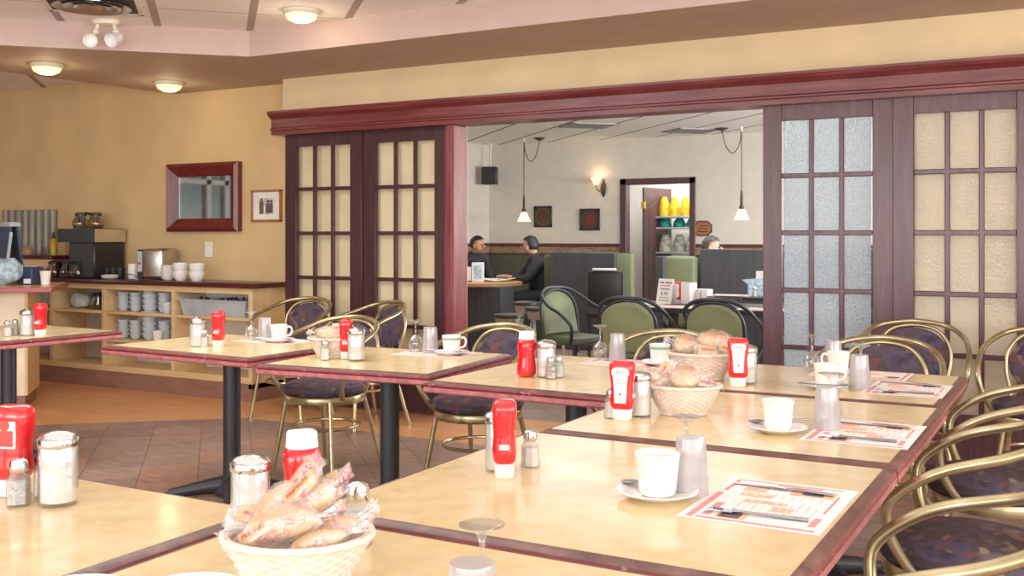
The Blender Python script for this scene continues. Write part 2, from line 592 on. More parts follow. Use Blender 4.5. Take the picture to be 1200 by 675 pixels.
class M:
    def __init__(s):
        s.bm = bmesh.new()

    def box(s, c, d, bev=0., rz=0., rx=0., ry=0., seg=1):
        r = bmesh.ops.create_cube(s.bm, size=1)
        mt = Matrix.Translation(c) @ Matrix.Rotation(rz, 4, 'Z') @ Matrix.Rotation(ry, 4, 'Y') @ Matrix.Rotation(rx, 4, 'X') @ Matrix.Diagonal((*d, 1))
        bmesh.ops.transform(s.bm, matrix=mt, verts=r['verts'])
        if bev:
            es = list({e for v in r['verts'] for e in v.link_edges})
            bmesh.ops.bevel(s.bm, geom=es, offset=bev, segments=seg, profile=.5, affect='EDGES', clamp_overlap=True)
        return s

    def lohi(s, a, b, bev=0., **k):
        return s.box([(a[i] + b[i]) / 2 for i in range(3)], [abs(b[i] - a[i]) for i in range(3)], bev, **k)

    def rings(s, rings, cap0=True, cap1=True, closed=True):
        rv = [[s.bm.verts.new(p) for p in r] for r in rings]
        for a, b in zip(rv, rv[1:]):
            n = len(a)
            for i in range(n if closed else n - 1):
                j = (i + 1) % n
                try:
                    s.bm.faces.new((a[i], a[j], b[j], b[i]))
                except ValueError:
                    pass
        if cap0:
            s.bm.faces.new(list(reversed(rv[0])))
        if cap1:
            s.bm.faces.new(rv[-1])
        return s

    def lathe(s, prof, c=(0, 0, 0), seg=28, sx=1., sy=1., cap=True):
        rs = []
        for r, z in prof:
            r = max(r, .0004)
            rs.append([(c[0] + r * sx * math.cos(2 * PI * i / seg), c[1] + r * sy * math.sin(2 * PI * i / seg), c[2] + z) for i in range(seg)])
        return s.rings(rs, cap, cap)

    def tube(s, pts, r, seg=8, closed=False):
        P = [Vector(p) for p in pts]
        n = len(P)
        T = []
        for i in range(n):
            a = P[(i - 1) % n] if closed else P[max(i - 1, 0)]
            b = P[(i + 1) % n] if closed else P[min(i + 1, n - 1)]
            T.append((b - a).normalized())
        u = T[0].orthogonal().normalized()
        rs = []
        for i in range(n):
            u = (u - T[i] * u.dot(T[i])).normalized()
            w = T[i].cross(u)
            rr = r[i] if isinstance(r, (list, tuple)) else r
            rs.append([P[i] + u * (rr * math.cos(2 * PI * k / seg)) + w * (rr * math.sin(2 * PI * k / seg)) for k in range(seg)])
        if closed:
            rs.append(rs[0])
            rv = [[s.bm.verts.new(p) for p in q] for q in rs[:-1]]
            rv.append(rv[0])
            # find best twist for closing
            for a, b in zip(rv, rv[1:]):
                sh = 0
                if b is rv[0]:
                    sh = min(range(seg), key=lambda q: (a[0].co - b[q].co).length)
                for i in range(seg):
                    j = (i + 1) % seg
                    s.bm.faces.new((a[i], a[j], b[(j + sh) % seg], b[(i + sh) % seg]))
            return s
        return s.rings(rs)

    def prism(s, poly, z0, z1):
        return s.rings([[(x, y, z0) for x, y in poly], [(x, y, z1) for x, y in poly]])

    def prismy(s, poly, y0, y1):
        """polygon in x,z extruded along y"""
        return s.rings([[(x, y0, z) for x, z in poly], [(x, y1, z) for x, z in poly]])

    def prismx(s, poly, x0, x1):
        """polygon in y,z extruded along x"""
        return s.rings([[(x0, y, z) for y, z in poly], [(x1, y, z) for y, z in poly]])

    def face(s, pts):
        s.bm.faces.new([s.bm.verts.new(p) for p in pts])
        return s

    def ball(s, c, r, u=16, v=10, jit=0., seed=0, freq=20, mat=None):
        rx, ry, rz = r if isinstance(r, (tuple, list)) else (r, r, r)
        k = bmesh.ops.create_uvsphere(s.bm, u_segments=u, v_segments=v, radius=1)
        for q in k['verts']:
            p = Vector((q.co.x * rx, q.co.y * ry, q.co.z * rz))
            if jit:
                p *= 1 + jit * noise.noise(p * freq + Vector((seed * 3.1, seed * 1.7, seed)))
            if mat is not None:
                p = mat @ p
            q.co = p + Vector(c)
        return s

    def mesh(s, smooth=40):
        bmesh.ops.recalc_face_normals(s.bm, faces=s.bm.faces)
        me = bpy.data.meshes.new('m')
        s.bm.to_mesh(me)
        s.bm.free()
        if smooth:
            me.polygons.foreach_set('use_smooth', [True] * len(me.polygons))
            me.set_sharp_from_angle(angle=math.radians(smooth))
        return me


CACHE = {}


def part(name, key, build, mat, parent=None, loc=(0, 0, 0), rot=(0, 0, 0), smooth=40, scale=None):
    """one mesh object; repeats of the same key share the mesh data"""
    k = (key, tuple(mat) if isinstance(mat, list) else mat) if key else None
    if k and k in CACHE:
        me = CACHE[k]
    else:
        m = M()
        build(m)
        me = m.mesh(smooth)
        for q in (mat if isinstance(mat, list) else [mat]):
            me.materials.append(MT[q])
        me.name = name
        if k:
            CACHE[k] = me
    o = bpy.data.objects.new(name, me)
    C.objects.link(o)
    o.location = loc
    o.rotation_euler = rot
    if scale:
        o.scale = scale
    if parent:
        o.parent = parent
    return o


def slots(me, fn):
    for p in me.polygons:
        p.material_index = fn(p)


def tag(o, label, cat, group=None, kind=None):
    o['label'] = label
    o['category'] = cat
    if group:
        o['group'] = group
    if kind:
        o['kind'] = kind
    return o


def thing(name, label, cat, loc=(0, 0, 0), rz=0., group=None, kind=None, rx=0., ry=0.):
    o = bpy.data.objects.new(name, None)
    o.empty_display_size = .05
    C.objects.link(o)
    o.location = loc
    o.rotation_euler = (rx, ry, rz)
    return tag(o, label, cat, group, kind)


TEXT = {}


def text(name, s, size, mat, parent, loc, rot=(PI / 2, 0, 0), align='CENTER'):
    k = (s, size, mat, align)
    if k not in TEXT:
        cu = bpy.data.curves.new('t', 'FONT')
        cu.body = s
        cu.size = size
        cu.align_x = align
        cu.align_y = 'CENTER'
        cu.resolution_u = 2
        cu.extrude = .0003
        ob = bpy.data.objects.new('t', cu)
        C.objects.link(ob)
        dg = bpy.context.evaluated_depsgraph_get()
        me = bpy.data.meshes.new_from_object(ob.evaluated_get(dg))
        bpy.data.objects.remove(ob)
        bpy.data.curves.remove(cu)
        me.materials.clear()
        me.materials.append(MT[mat])
        TEXT[k] = me
    o = bpy.data.objects.new(name, TEXT[k])
    C.objects.link(o)
    o.parent = parent
    o.location = loc
    o.rotation_euler = rot
    return o


def struct(name, label, cat, build, mat, smooth=40, parent=None):
    o = part(name, None, build, mat, parent, smooth=smooth)
    return tag(o, label, cat, kind='structure')


# ------------------------------------------------------------------ the room shell
YD = 6.20      # plane of the sliding doors
YW = 6.40      # plane of the wall with the mirror
ZS = 2.515     # soffit underside
ZC = 2.69      # main ceiling
YR = 14.3      # rear wall of the second room
ZR = 2.73
XL, XR, YF = -10.8, 3.4, -3.2

o = struct('floor', 'dining room floor of slate tiles with an orange wood border', 'floor',
           lambda m: (m.face([(XL, YF, 0), (XR, YF, 0), (XR, 5.5, 0), (-5.22, 5.5, 0), (-9.4, 1.9, 0), (XL, 1.9, 0)]),
                      m.face([(-5.22, 5.5, 0), (XR, 5.5, 0), (XR, 6.42, 0), (XL, 6.42, 0), (XL, 1.9, 0), (-9.4, 1.9, 0)])), ['slate', 'planks'])
slots(o.data, lambda p: 1 if p.center.y > 4.2 or len(p.vertices) == 6 and p.index == 1 else 0)
o.data.polygons[0].material_index = 0
o.data.polygons[1].material_index = 1
struct('floor.001', 'slate tile floor of the second room', 'floor', lambda m: m.face([(-8.6, 6.42, 0), (1.8, 6.42, 0), (1.8, 16.4, 0), (-8.6, 16.4, 0)]), 'slate')
struct('ceiling', 'white panel ceiling of the dining room set in a diagonal grid', 'ceiling',
       lambda m: m.lohi((XL, YF, ZC), (XR, 6.5, ZC + .1)), 'ceil_main', 0)
struct('ceiling.001', 'pale panel ceiling of the second room with dark diagonal lines', 'ceiling',
       lambda m: m.lohi((-8.6, 6.42, ZR), (1.8, 14.4, ZR + .1)), 'ceil_rear', 0)
o = struct('soffit', 'dropped soffit with mauve fascia and taupe underside', 'soffit',
           lambda m: m.prism([(XR, 5.28), (-5.0, 5.3), (-6.85, 3.45), (-7.25, 3.45), (-6.88, 6.44), (XR, 6.44)], ZS, ZC + .02), ['mauve', 'taupe'], 0)
slots(o.data, lambda p: 1 if p.normal.z < -.5 else 0)


def wb(m):
    m.lohi((-5.5, 6.27, 0), (-3.945, 6.42, 2.3))
    m.lohi((-.98, 6.27, 0), (XR, 6.42, 2.3))
    m.lohi((-5.5, YD, 2.12), (XR, 6.42, 2.72))


o = struct('wall_back', 'yellow wall above and beside the sliding doors', 'wall', wb, ['yellow', 'panel_beige', 'rear_wall'], 0)
slots(o.data, lambda p: 2 if p.normal.y > .5 else (1 if p.center.z < 2 else 0))
struct('wall_left', 'dimmed yellow wall behind the coffee counter', 'wall', lambda m: m.lohi((XL, YW, 0), (-5.45, YW + .06, 2.78)), 'yellow_dim', 0)
struct('wall_side_left', 'far left wall of the dining room', 'wall', lambda m: (m.lohi((XL - .1, YF, 0), (XL, .9, 2.78)), m.lohi((XL - .1, 3.6, 0), (XL, 6.46, 2.78)),
       m.lohi((XL - .1, .9, 0), (XL, 3.6, .6)), m.lohi((XL - .1, .9, 2.3), (XL, 3.6, 2.78))), 'brown_wall', 0)
w = thing('window_7', 'made-up window in the far left wall, added for the mirror to reflect', 'window', kind='structure')
part('frame', None, lambda m: [m.lohi((XL - .06, a, .6), (XL + .02, a + .08, 2.3)) for a in (.9, 1.75, 2.1, 2.9, 3.52)] + [m.lohi((XL - .06, .9, b), (XL + .02, 3.6, b + .07)) for b in (.6, 1.45, 2.0, 2.24)], 'white_paint', w, smooth=0)
part('pane', None, lambda m: m.lohi((XL - .05, .95, .62), (XL - .03, 2.9, 2.25)), 'smoke', w, smooth=0)  # opaque sheet added to tone down the reflected window
part('dimming_panel', None, lambda m: m.lohi((XL - .05, 2.92, 1.5), (XL - .03, 3.56, 2.25)), 'smoke', w, smooth=0)  # second opaque sheet, also added only for the reflection


def wr(m):
    m.lohi((XR, YF, 0), (XR + .12, 6.42, .72))
    m.lohi((XR, YF, 2.38), (XR + .12, 6.42, 2.78))
    for a, b in ((YF, -2.6), (-.3, .0), (2.3, 2.6), (4.9, 6.42)):
        m.lohi((XR, a, .72), (XR + .12, b, 2.38))


struct('wall_right', 'yellow window wall on the right side', 'wall', wr, 'yellow', 0)


def wf(m):
    m.lohi((XL, YF - .12, 0), (XR, YF, .72))
    m.lohi((XL, YF - .12, 2.38), (XR, YF, 2.78))
    for a, b in ((XL, -6.4), (-3.4, -3.0), (-.1, .2), (2.9, XR)):
        m.lohi((a, YF - .12, .72), (b, YF, 2.38))


struct('wall_front', 'yellow window wall behind the viewer', 'wall', wf, 'yellow', 0)
# windows in those two walls
for i, (a, b, side) in enumerate(((-2.6, -.3, 'r'), (0., 2.3, 'r'), (2.6, 4.9, 'r'), (-6.4, -3.4, 'f'), (-3., -.1, 'f'), (.2, 2.9, 'f'))):
    w = thing('window_%d' % (i + 1), ['right wall window nearest the front', 'middle window of the right wall', 'right wall window nearest the sliding doors',
                                      'leftmost front window', 'middle front window', 'rightmost front window'][i], 'window', kind='structure')

    def fr(m, a=a, b=b, side=side):
        for (p0, p1, z0, z1) in ((a, a + .06, .72, 2.38), (b - .06, b, .72, 2.38), (a, b, .72, .78), (a, b, 2.32, 2.38), ((a + b) / 2 - .03, (a + b) / 2 + .03, .72, 2.38)):
            if side == 'r':
                m.lohi((XR + .03, p0, z0), (XR + .09, p1, z1))
            else:
                m.lohi((p0, YF - .09, z0), (p1, YF - .03, z1))
    part('frame', None, fr, 'white_paint', w, smooth=0)

# second room
o = struct('wall_rear', 'pale rear wall of the second room with a dark wainscot', 'wall', lambda m: (
    m.lohi((-8.5, YR, 1.14), (-6.01, YR + .1, 2.8)), m.lohi((-8.5, YR, 0), (-6.01, YR + .1, 1.0)),
    m.lohi((-5.0, YR, 1.14), (1.8, YR + .1, 2.8)), m.lohi((-5.0, YR, 0), (1.8, YR + .1, 1.0)), m.lohi((-6.01, YR, 2.06), (-5.0, YR + .1, 2.8)),
    m.lohi((-8.5, YR, 1.0), (-6.01, YR + .1, 1.14)), m.lohi((-5.0, YR, 1.0), (1.8, YR + .1, 1.14))), ['rear_wall', 'wainscot', 'border'], 0)
slots(o.data, lambda p: 1 if p.center.z < 1.0 else (2 if p.center.z < 1.13 else 0))
o = struct('wall_rear_left', 'pale left wall of the second room', 'wall', lambda m: (m.lohi((-8.5, 6.46, 1.14), (-8.38, YR, 2.8)), m.lohi((-8.5, 6.46, 0), (-8.38, YR, 1.0)),
           m.lohi((-8.5, 6.46, 1.0), (-8.38, YR, 1.14))), ['rear_wall', 'wainscot', 'border'], 0)
slots(o.data, lambda p: 1 if p.center.z < 1.0 else (2 if p.center.z < 1.13 else 0))


def wrr(m):
    m.lohi((1.7, 6.42, 0), (1.8, YR, .8))
    m.lohi((1.7, 6.42, 2.4), (1.8, YR, 2.8))
    m.lohi((1.7, 6.42, .8), (1.8, 7.6, 2.4))
    m.lohi((1.7, 10.2, .8), (1.8, 10.6, 2.4))
    m.lohi((1.7, 13.4, .8), (1.8, YR, 2.4))


struct('wall_rear_right', 'window wall of the second room', 'wall', wrr, 'rear_wall', 0)
struct('trim_1', 'dark red wooden rail along the top of the wainscot', 'trim', lambda m: (
    m.lohi((-8.38, YR - .03, 1.12), (-6.1, YR, 1.165), .006), m.lohi((-4.92, YR - .03, 1.12), (1.7, YR, 1.165), .006),
    m.lohi((-8.38, YR - .02, .99), (-6.1, YR, 1.01)), m.lohi((-4.92, YR - .02, .99), (1.7, YR, 1.01)),
    m.lohi((-8.38, 6.5, 1.12), (-8.35, YR, 1.165), .006), m.lohi((-8.38, 6.5, .99), (-8.36, YR, 1.01))), 'rail_wood', 30)
# closet behind the rear wall
struct('wall_closet', 'white walls of the store closet behind the open door', 'wall', lambda m: (
    m.lohi((-6.9, 15.6, 0), (-4.4, 15.7, 2.8)), m.lohi((-6.9, YR + .1, 0), (-6.8, 15.6, 2.8)), m.lohi((-4.5, YR + .1, 0), (-4.4, 15.6, 2.8)),
    m.lohi((-6.9, YR + .1, 2.6), (-4.4, 15.7, 2.8))), 'white_paint', 0)

# header, casing and doors of the sliding partition


def header(m):
    pr = [(6.30, 2.07), (6.10, 2.07), (6.10, 2.10), (6.085, 2.105), (6.085, 2.115), (6.10, 2.125), (6.10, 2.19), (6.085, 2.2), (6.06, 2.215), (6.05, 2.235), (6.05, 2.25), (6.30, 2.25)]
    m.prismx(pr, -5.53, XR - .02)


struct('trim_2', 'long red mahogany header moulding over the sliding doors', 'trim', header, 'mahog_red', 25)


def casing(m):
    m.lohi((-3.945, 6.13, 0), (-3.875, 6.31, 2.07), .006)
    m.lohi((-3.97, 6.15, 0), (-3.945, 6.24, 2.07), .004)
    m.lohi((-3.93, 6.122, 0), (-3.89, 6.13, 2.07), .003)


struct('trim_3', 'red mahogany post at the left side of the opening', 'trim', casing, 'mahog_post', 30)
DW = .745
ROWS = [(1.665, 1.98), (1.325, 1.637), (.985, 1.297), (.645, .957), (.31, .617)]
ST, PW, MU = .112, .155, .028


def door_frame(m):
    h0, h1 = .015, 2.085
    m.lohi((0, -.02, h0), (ST, .02, h1), .003)
    m.lohi((DW - ST, -.02, h0), (DW, .02, h1), .003)
    m.lohi((ST, -.0195, 1.98), (DW - ST, .0195, h1), .002)
    m.lohi((ST, -.0195, h0), (DW - ST, .0195, .31), .002)
    w = DW - 2 * ST
    for k in (1, 2):
        x = ST + k * w / 3
        m.lohi((x - MU / 2, -.015, .31), (x + MU / 2, .015, 1.98), .004)
    for (a, b), (c, d) in zip(ROWS, ROWS[1:]):
        m.lohi((ST, -.0145, d), (DW - ST, .0145, a), .004)
    m.lohi((ST + .06, -.022, .09), (DW - ST - .06, -.018, .25), .003)


def panes(m):
    w = (DW - 2 * ST) / 3
    for k in range(3):
        for a, b in ROWS:
            m.lohi((ST + k * w + MU / 2 - .003, .0, a - .003), (ST + (k + 1) * w - MU / 2 + .003, .004, b + .003))


for i, (x, y, gl, lab) in enumerate(((-5.462, YD, 'rain_left', 'leftmost mahogany glazed sliding door beside the dimmed yellow wall'),
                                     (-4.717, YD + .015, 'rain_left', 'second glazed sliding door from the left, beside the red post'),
                                     (-1.712, YD + .005, 'rain_clear', 'glazed sliding door at the right of the opening, panes tinted reflection blue'),
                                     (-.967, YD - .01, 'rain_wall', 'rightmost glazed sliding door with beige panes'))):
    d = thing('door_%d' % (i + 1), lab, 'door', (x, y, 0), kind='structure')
    part('frame', 'doorframe', door_frame, 'mahog_shaded' if i < 2 else 'mahog', d)
    part('glass', 'doorglass', panes, gl, d, smooth=0)
d = thing('door_5', 'next glazed sliding door at the right edge', 'door', (-.222, YD, 0), kind='structure')
part('frame', 'doorframe', door_frame, 'mahog', d)
part('glass', 'doorglass', panes, 'rain_wall', d, smooth=0)

# ------------------------------------------------------------------ rear doorway, open door, closet shelf
struct('trim_4', 'dark frame around the rear doorway', 'trim', lambda m: (
    m.lohi((-6.1, YR - .03, 0), (-6.0, YR + .12, 2.13), .006), m.lohi((-5.02, YR - .03, 0), (-4.93, YR + .12, 2.13), .006),
    m.lohi((-6.1, YR - .03, 2.04), (-4.93, YR + .12, 2.13), .006)), 'dark_door', 30)
d = thing('door_6', 'dark panelled store door standing open in the rear wall', 'door', (col(754, 14.75), 14.75, 0), math.radians(78), kind='structure')


def leaf(m):
    m.lohi((0, -.02, .02), (.76, .02, 2.02), .004)
    pts = [(.13, 1.05), (.63, 1.05), (.63, 1.72)] + [(.63 - .5 * t, 1.72 + .09 * math.sin(PI * t) ** 2) for t in (.15, .3, .4, .5, .6, .7, .85)] + [(.13, 1.72)]
    for q in (-1, 1):
        y = q * .02
        m.tube([(x, y, z) for x, z in pts], .009, 6, True)
        m.tube([(x, y, z) for x, z in ((.13, .2), (.63, .2), (.63, .9), (.13, .9))], .009, 6, True)


part('leaf', None, leaf, 'dark_door', d)
part('hinge', 'hinge', lambda m: m.lohi((-.02, -.03, 1.7), (.02, .03, 1.8)), 'yellow_plastic', d)
part('hinge', 'hinge', lambda m: m.lohi((-.02, -.03, 1.7), (.02, .03, 1.8)), 'yellow_plastic', d, (0, 0, -1.5))
s = thing('wire_shelf_rack', 'white store rack with bags behind the open rear door', 'shelf', (col(797, 15.25), 15.25, 0))
for z in (1.02, 1.40, 1.73 - .16):
    part('shelf', 'closetshelf', lambda m: m.lohi((-.42, -.2, -.015), (.42, .2, .015), .004), 'grey_bin', s, (0, 0, z))
for x in (-.4, .4):
    for y in (-.18, .18):
        part('upright', 'closetup', lambda m: m.lohi((-.012, -.012, 0), (.012, .012, 2.0)), 'grey_bin', s, (x, y, 0))


def bag(m, seed):
    rs = []
    for k in range(9):
        t = k / 8
        w = .5 * (1 - .55 * t ** 2.2) * (1.0 if k else .9)
        r = []
        for i in range(18):
            a = 2 * PI * i / 18
            q = 1 + .14 * noise.noise(Vector((math.cos(a) * 2, math.sin(a) * 2, t * 4 + seed)))
            r.append((w * q * math.cos(a) * .165, w * q * math.sin(a) * .2, t * .30))
        rs.append(r)
    m.rings(rs)


for j, (dx, dy) in enumerate(((-.24, 0), (-.08, .03), (.1, 0), (.27, .02))):
    tag(part('packaged_bag', None, lambda m, j=j: bag(m, j), 'yellow_bag', None, (col(797, 15.25) + dx, 15.2 + dy, 1.585)),
        '%s of the yellow bags on the top closet shelf' % ['leftmost', 'second', 'third', 'rightmost'][j], 'bag', 'yellow bags on the closet shelf')
for j, (dx, dy) in enumerate(((-.22, 0), (.0, .03), (.22, 0))):
    tag(part('packaged_bag', None, lambda m, j=j: bag(m, j + 9), 'teal_bag', None, (col(797, 15.25) + dx, 15.2 + dy, 1.415), scale=(1.25, 1, .48)),
        '%s of the teal bags on the middle closet shelf' % ['leftmost', 'middle', 'rightmost'][j], 'bag', 'teal bags on the closet shelf')
for j, (dx, dy) in enumerate(((-.22, 0), (.0, .03), (.22, 0))):
    tag(part('packaged_bag', None, lambda m, j=j: bag(m, j + 19), 'mixed_bag', None, (col(797, 15.25) + dx, 15.2 + dy, 1.035), scale=(1.25, 1, .9)),
        '%s of the pale bags on the bottom closet shelf' % ['leftmost', 'middle', 'rightmost'][j], 'bag', 'pale bags on the closet shelf')

# rear wall decorations


def square_pic(X, Z, w, h, art, lab):
    t = thing('framed_picture', lab, 'picture', (X, YR - .002, Z))
    part('frame', None, lambda m: (m.lohi((-w / 2, -.03, -h / 2), (w / 2, -.0, -h / 2 + .035), .004), m.lohi((-w / 2, -.03, h / 2 - .035), (w / 2, 0, h / 2), .004),
                                   m.lohi((-w / 2, -.03, -h / 2), (-w / 2 + .035, 0, h / 2), .004), m.lohi((w / 2 - .035, -.03, -h / 2), (w / 2, 0, h / 2), .004)), 'black_plastic', t)
    part('print', None, lambda m: m.lohi((-w / 2 + .03, -.014, -h / 2 + .03), (w / 2 - .03, 0, h / 2 - .03)), art, t, smooth=0)


square_pic(-7.4, 1.58, .31, .33, 'art_a', 'small dark square still life picture left of the wall lamp')
square_pic(-6.6, 1.53, .33, .33, 'art_b', 'small dark square picture with red centre beside the rear doorway')
t = thing('wall_sconce', 'bronze wall lamp with small lit glass shade on the rear wall', 'lamp', (-6.37, YR - .004, 2.02))
part('bracket', None, lambda m: (m.lathe([(.0, -.16), (.012, -.15), (.035, -.09), (.05, -.03), (.045, .03), (.02, .07), (.012, .11), (.0, .12)], seg=14, sy=.35, c=(0, -.02, 0)),
                                 m.tube(catmull([(0, -.03, -.03), (-.03, -.09, -.07), (-.07, -.13, -.02), (-.07, -.13, .03)]), .009, 6)), 'bronze', t)
part('lamp_shade', None, lambda m: m.lathe([(.03, 0), (.045, .03), (.06, .06), (.085, .1), (.082, .1), (.055, .06), (.03, .01)], c=(-.07, -.13, .03), seg=18, cap=False), 'lamp_glow', t)
t = thing('wall_plaque', 'small oval-ended wooden plaque right of the rear doorway', 'sign', (-4.82, YR - .002, 1.39))
oval = [(.135, -.05), (.135, .05), (.07, .11), (-.07, .11), (-.135, .05), (-.135, -.05), (-.07, -.11), (.07, -.11)]
part('board', None, lambda m: m.prismy(oval, -.02, 0), 'dark_door', t)
part('panel', None, lambda m: m.prismy([(x * .86, z * .82) for x, z in oval], -.026, -.005), 'oak_plaque', t)
for k, zz in enumerate((.035, -.005, -.045)):
    part('carved_line', None, lambda m, k=k, zz=zz: m.lohi((-.075 + .02 * (k == 0), -.028, zz - .008), (.08, -.026, zz + .008)), 'mahog_frame', t)
t = thing('wall_speaker', 'black loudspeaker hung near the ceiling in the rear corner', 'speaker', (-8.16, 13.95, 2.22), math.radians(20))
part('cabinet', None, lambda m: m.lohi((-.12, -.09, -.14), (.12, .09, .14), .02, seg=2), 'black_plastic', t)
part('grille', None, lambda m: m.lohi((-.105, -.097, -.125), (.105, -.088, .125), .006), 'black_metal', t)
part('bracket', None, lambda m: (m.tube([(0, .0, .13), (0, .05, .2), (0, .1, .5)], .014, 8), m.lathe([(.045, .49), (.05, .505)], c=(0, .1, 0), seg=12)), 'white_plastic', t)


def pendant(X, Y, X2, Y2, lab):
    t = thing('pendant_lamp', lab, 'lamp', (X, Y, 1.5), group='swagged pendant lamps')
    part('lamp_shade', 'pshade', lambda m: m.lathe([(.025, .14), (.045, .13), (.06, .09), (.075, .05), (.105, .0), (.1, .0), (.07, .05), (.05, .09), (.02, .13)], seg=20, cap=False), 'shade_glow', t)
    part('lamp_holder', 'phold', lambda m: m.lathe([(.0, .12), (.03, .13), (.032, .17), (.018, .2), (.02, .3), (.012, .38), (.0, .4)], seg=14), 'bronze', t)
    h = ZR - 1.5
    dx, dy = X2 - X, Y2 - Y
    ln = (dx * dx + dy * dy) ** .5
    sw = catmull([(0, 0, .38), (0, 0, h - .05), (dx * .06, dy * .06, h - .18), (dx * .25, dy * .25, h - .3), (dx * .5, dy * .5, h - .34), (dx * .8, dy * .8, h - .24), (dx, dy, h - .03)], 6)
    part('chain', None, lambda m: m.tube(sw, .007, 5), 'bronze', t)
    part('ceiling_canopy', None, lambda m: (m.lathe([(.0, -.05), (.03, -.04), (.085, -.012), (.09, 0)], c=(dx, dy, h), seg=18)), 'bronze', t)
    part('hook', None, lambda m: m.lathe([(.006, -.06), (.014, -.03), (.02, 0)], c=(0, 0, h), seg=10), 'white_plastic', t)


pendant(col(614, 13.6), 13.6, col(634, 13.6), 13.55, 'pendant lamp with pale bell shade hanging left of the small pictures')
pendant(col(869, 13.5), 13.5, col(846, 13.5), 13.5, 'pendant lamp with pale bell shade hanging right of the rear doorway')


def grille(m, w, d, slats):
    m.lohi((-w / 2, -d / 2, -.015), (w / 2, -d / 2 + .03, 0))
    m.lohi((-w / 2, d / 2 - .03, -.015), (w / 2, d / 2, 0))
    m.lohi((-w / 2, -d / 2, -.015), (-w / 2 + .03, d / 2, 0))
    m.lohi((w / 2 - .03, -d / 2, -.015), (w / 2, d / 2, 0))
    for k in range(slats):
        y = -d / 2 + .03 + (d - .06) * (k + .5) / slats
        m.box((0, y, -.008), (w - .06, (d - .06) / slats * .5, .003), rx=.6)


for X, Y, w, d, lab in ((-5.7, 12.3, .62, .6, 'dark square ceiling vent left of centre in the second room'), (-4.75, 13.6, .62, .6, 'pale ceiling vent nearer the rear wall')):
    t = thing('ceiling_vent', lab, 'vent', (X, Y, ZR), PI / 4)
    part('frame', None, lambda m: grille(m, w, d, 7), 'duct_grey', t)
    part('recess_shade', None, lambda m: m.lohi((-w / 2 + .02, -d / 2 + .02, -.003), (w / 2 - .02, d / 2 - .02, 0)), 'recess_dark', t)  # flat dark sheet standing for shade behind the slats

# main-room ceiling fittings
DOME = [(.0, -.075), (.05, -.072), (.085, -.055), (.098, -.03), (.1, -.02)]
for X, Y, Z, lab in ((-4.26, 4.97, ZC, 'round lit ceiling light on the white panel ceiling'),
                     (-6.48, 4.83, ZS, 'round lit dome light on the soffit nearest the left edge'),
                     (-6.4, 5.88, ZS, 'round lit dome light on the soffit above the mirror')):
    t = thing('ceiling_light', lab, 'lamp', (X, Y, Z), group='round ceiling lights')
    part('base', 'dbase', lambda m: m.lathe([(.0, 0), (.11, 0), (.112, -.015), (.1, -.03), (.0, -.03)], seg=24), 'cream_plastic', t)
    part('dome', 'ddome', lambda m: m.lathe(DOME, seg=24), 'lamp_glow', t)
t = thing('spotlight_fixture', 'white twin spotlight on the ceiling by the round vent', 'lamp', (-5.56, 4.58, ZC), .5)
part('base', None, lambda m: m.lathe([(.0, 0), (.085, 0), (.09, -.012), (.08, -.028), (.0, -.03)], seg=20, sy=.6), 'cream_plastic', t)
for q in (-1, 1):
    h = part('spot_head', None, lambda m, q=q: (m.tube([(q * .05, 0, -.02), (q * .065, 0, -.07), (q * .075, -.02, -.11)], .011, 8),
                                                m.ball((q * .065, 0, -.075), .02, 10, 8)), 'cream_plastic', t)
    rot = Matrix.Rotation(q * .5, 4, 'Z')

    def head(m, q=q):
        prof = [(.0, -.03), (.03, -.03), (.036, -.01), (.036, .03), (.046, .06), (.043, .062), (.03, .03), (.0, .02)]
        mt = Matrix.Translation((q * .085, -.04, -.125)) @ Matrix.Rotation(q * .7, 4, 'Y') @ Matrix.Rotation(PI * .68, 4, 'X')
        n0 = len(m.bm.verts)
        m.lathe(prof, seg=16)
        m.bm.verts.ensure_lookup_table()
        bmesh.ops.transform(m.bm, matrix=mt, verts=m.bm.verts[n0:])
    part('reflector', None, head, 'white_plastic', h)
t = thing('air_diffuser', 'round-ringed air diffuser in the white ceiling at the top left', 'vent', (-5.22, 4.2, ZC), PI / 4)
part('frame', None, lambda m: (m.lohi((-.28, -.28, -.008), (.28, -.25, 0)), m.lohi((-.28, .25, -.008), (.28, .28, 0)), m.lohi((-.28, -.28, -.008), (-.25, .28, 0)), m.lohi((.25, -.28, -.008), (.28, .28, 0))), 'white_paint', t)
part('cone_ring', None, lambda m: [m.lathe([(r, -.002), (r + .04, -.03), (r + .045, -.03), (r + .006, -.002)], seg=28, cap=False) for r in (.06, .12, .18)], 'steel', t)
part('recess_shade', None, lambda m: m.lohi((-.25, -.25, -.003), (.25, .25, 0)), 'recess_dark', t)  # flat dark sheet standing for shade inside the diffuser

# ------------------------------------------------------------------ left wall: mirror, picture, switch
t = thing('wall_mirror', 'square mirror in a wide mahogany frame above the shelf cabinet', 'mirror', (-6.53, YW - .002, 1.615))


def mframe(m):
    w, h = .83, .58
    prof = [(0, 0), (0, -.05), (.03, -.07), (.06, -.05), (.10, -.03), (.115, -.01)]   # inset, depth
    rs = []
    for a, d in prof:
        rs.append([(-w / 2 + a, d, -h / 2 + a), (w / 2 - a, d, -h / 2 + a), (w / 2 - a, d, h / 2 - a), (-w / 2 + a, d, h / 2 - a)])
    m.rings(rs, False, False)


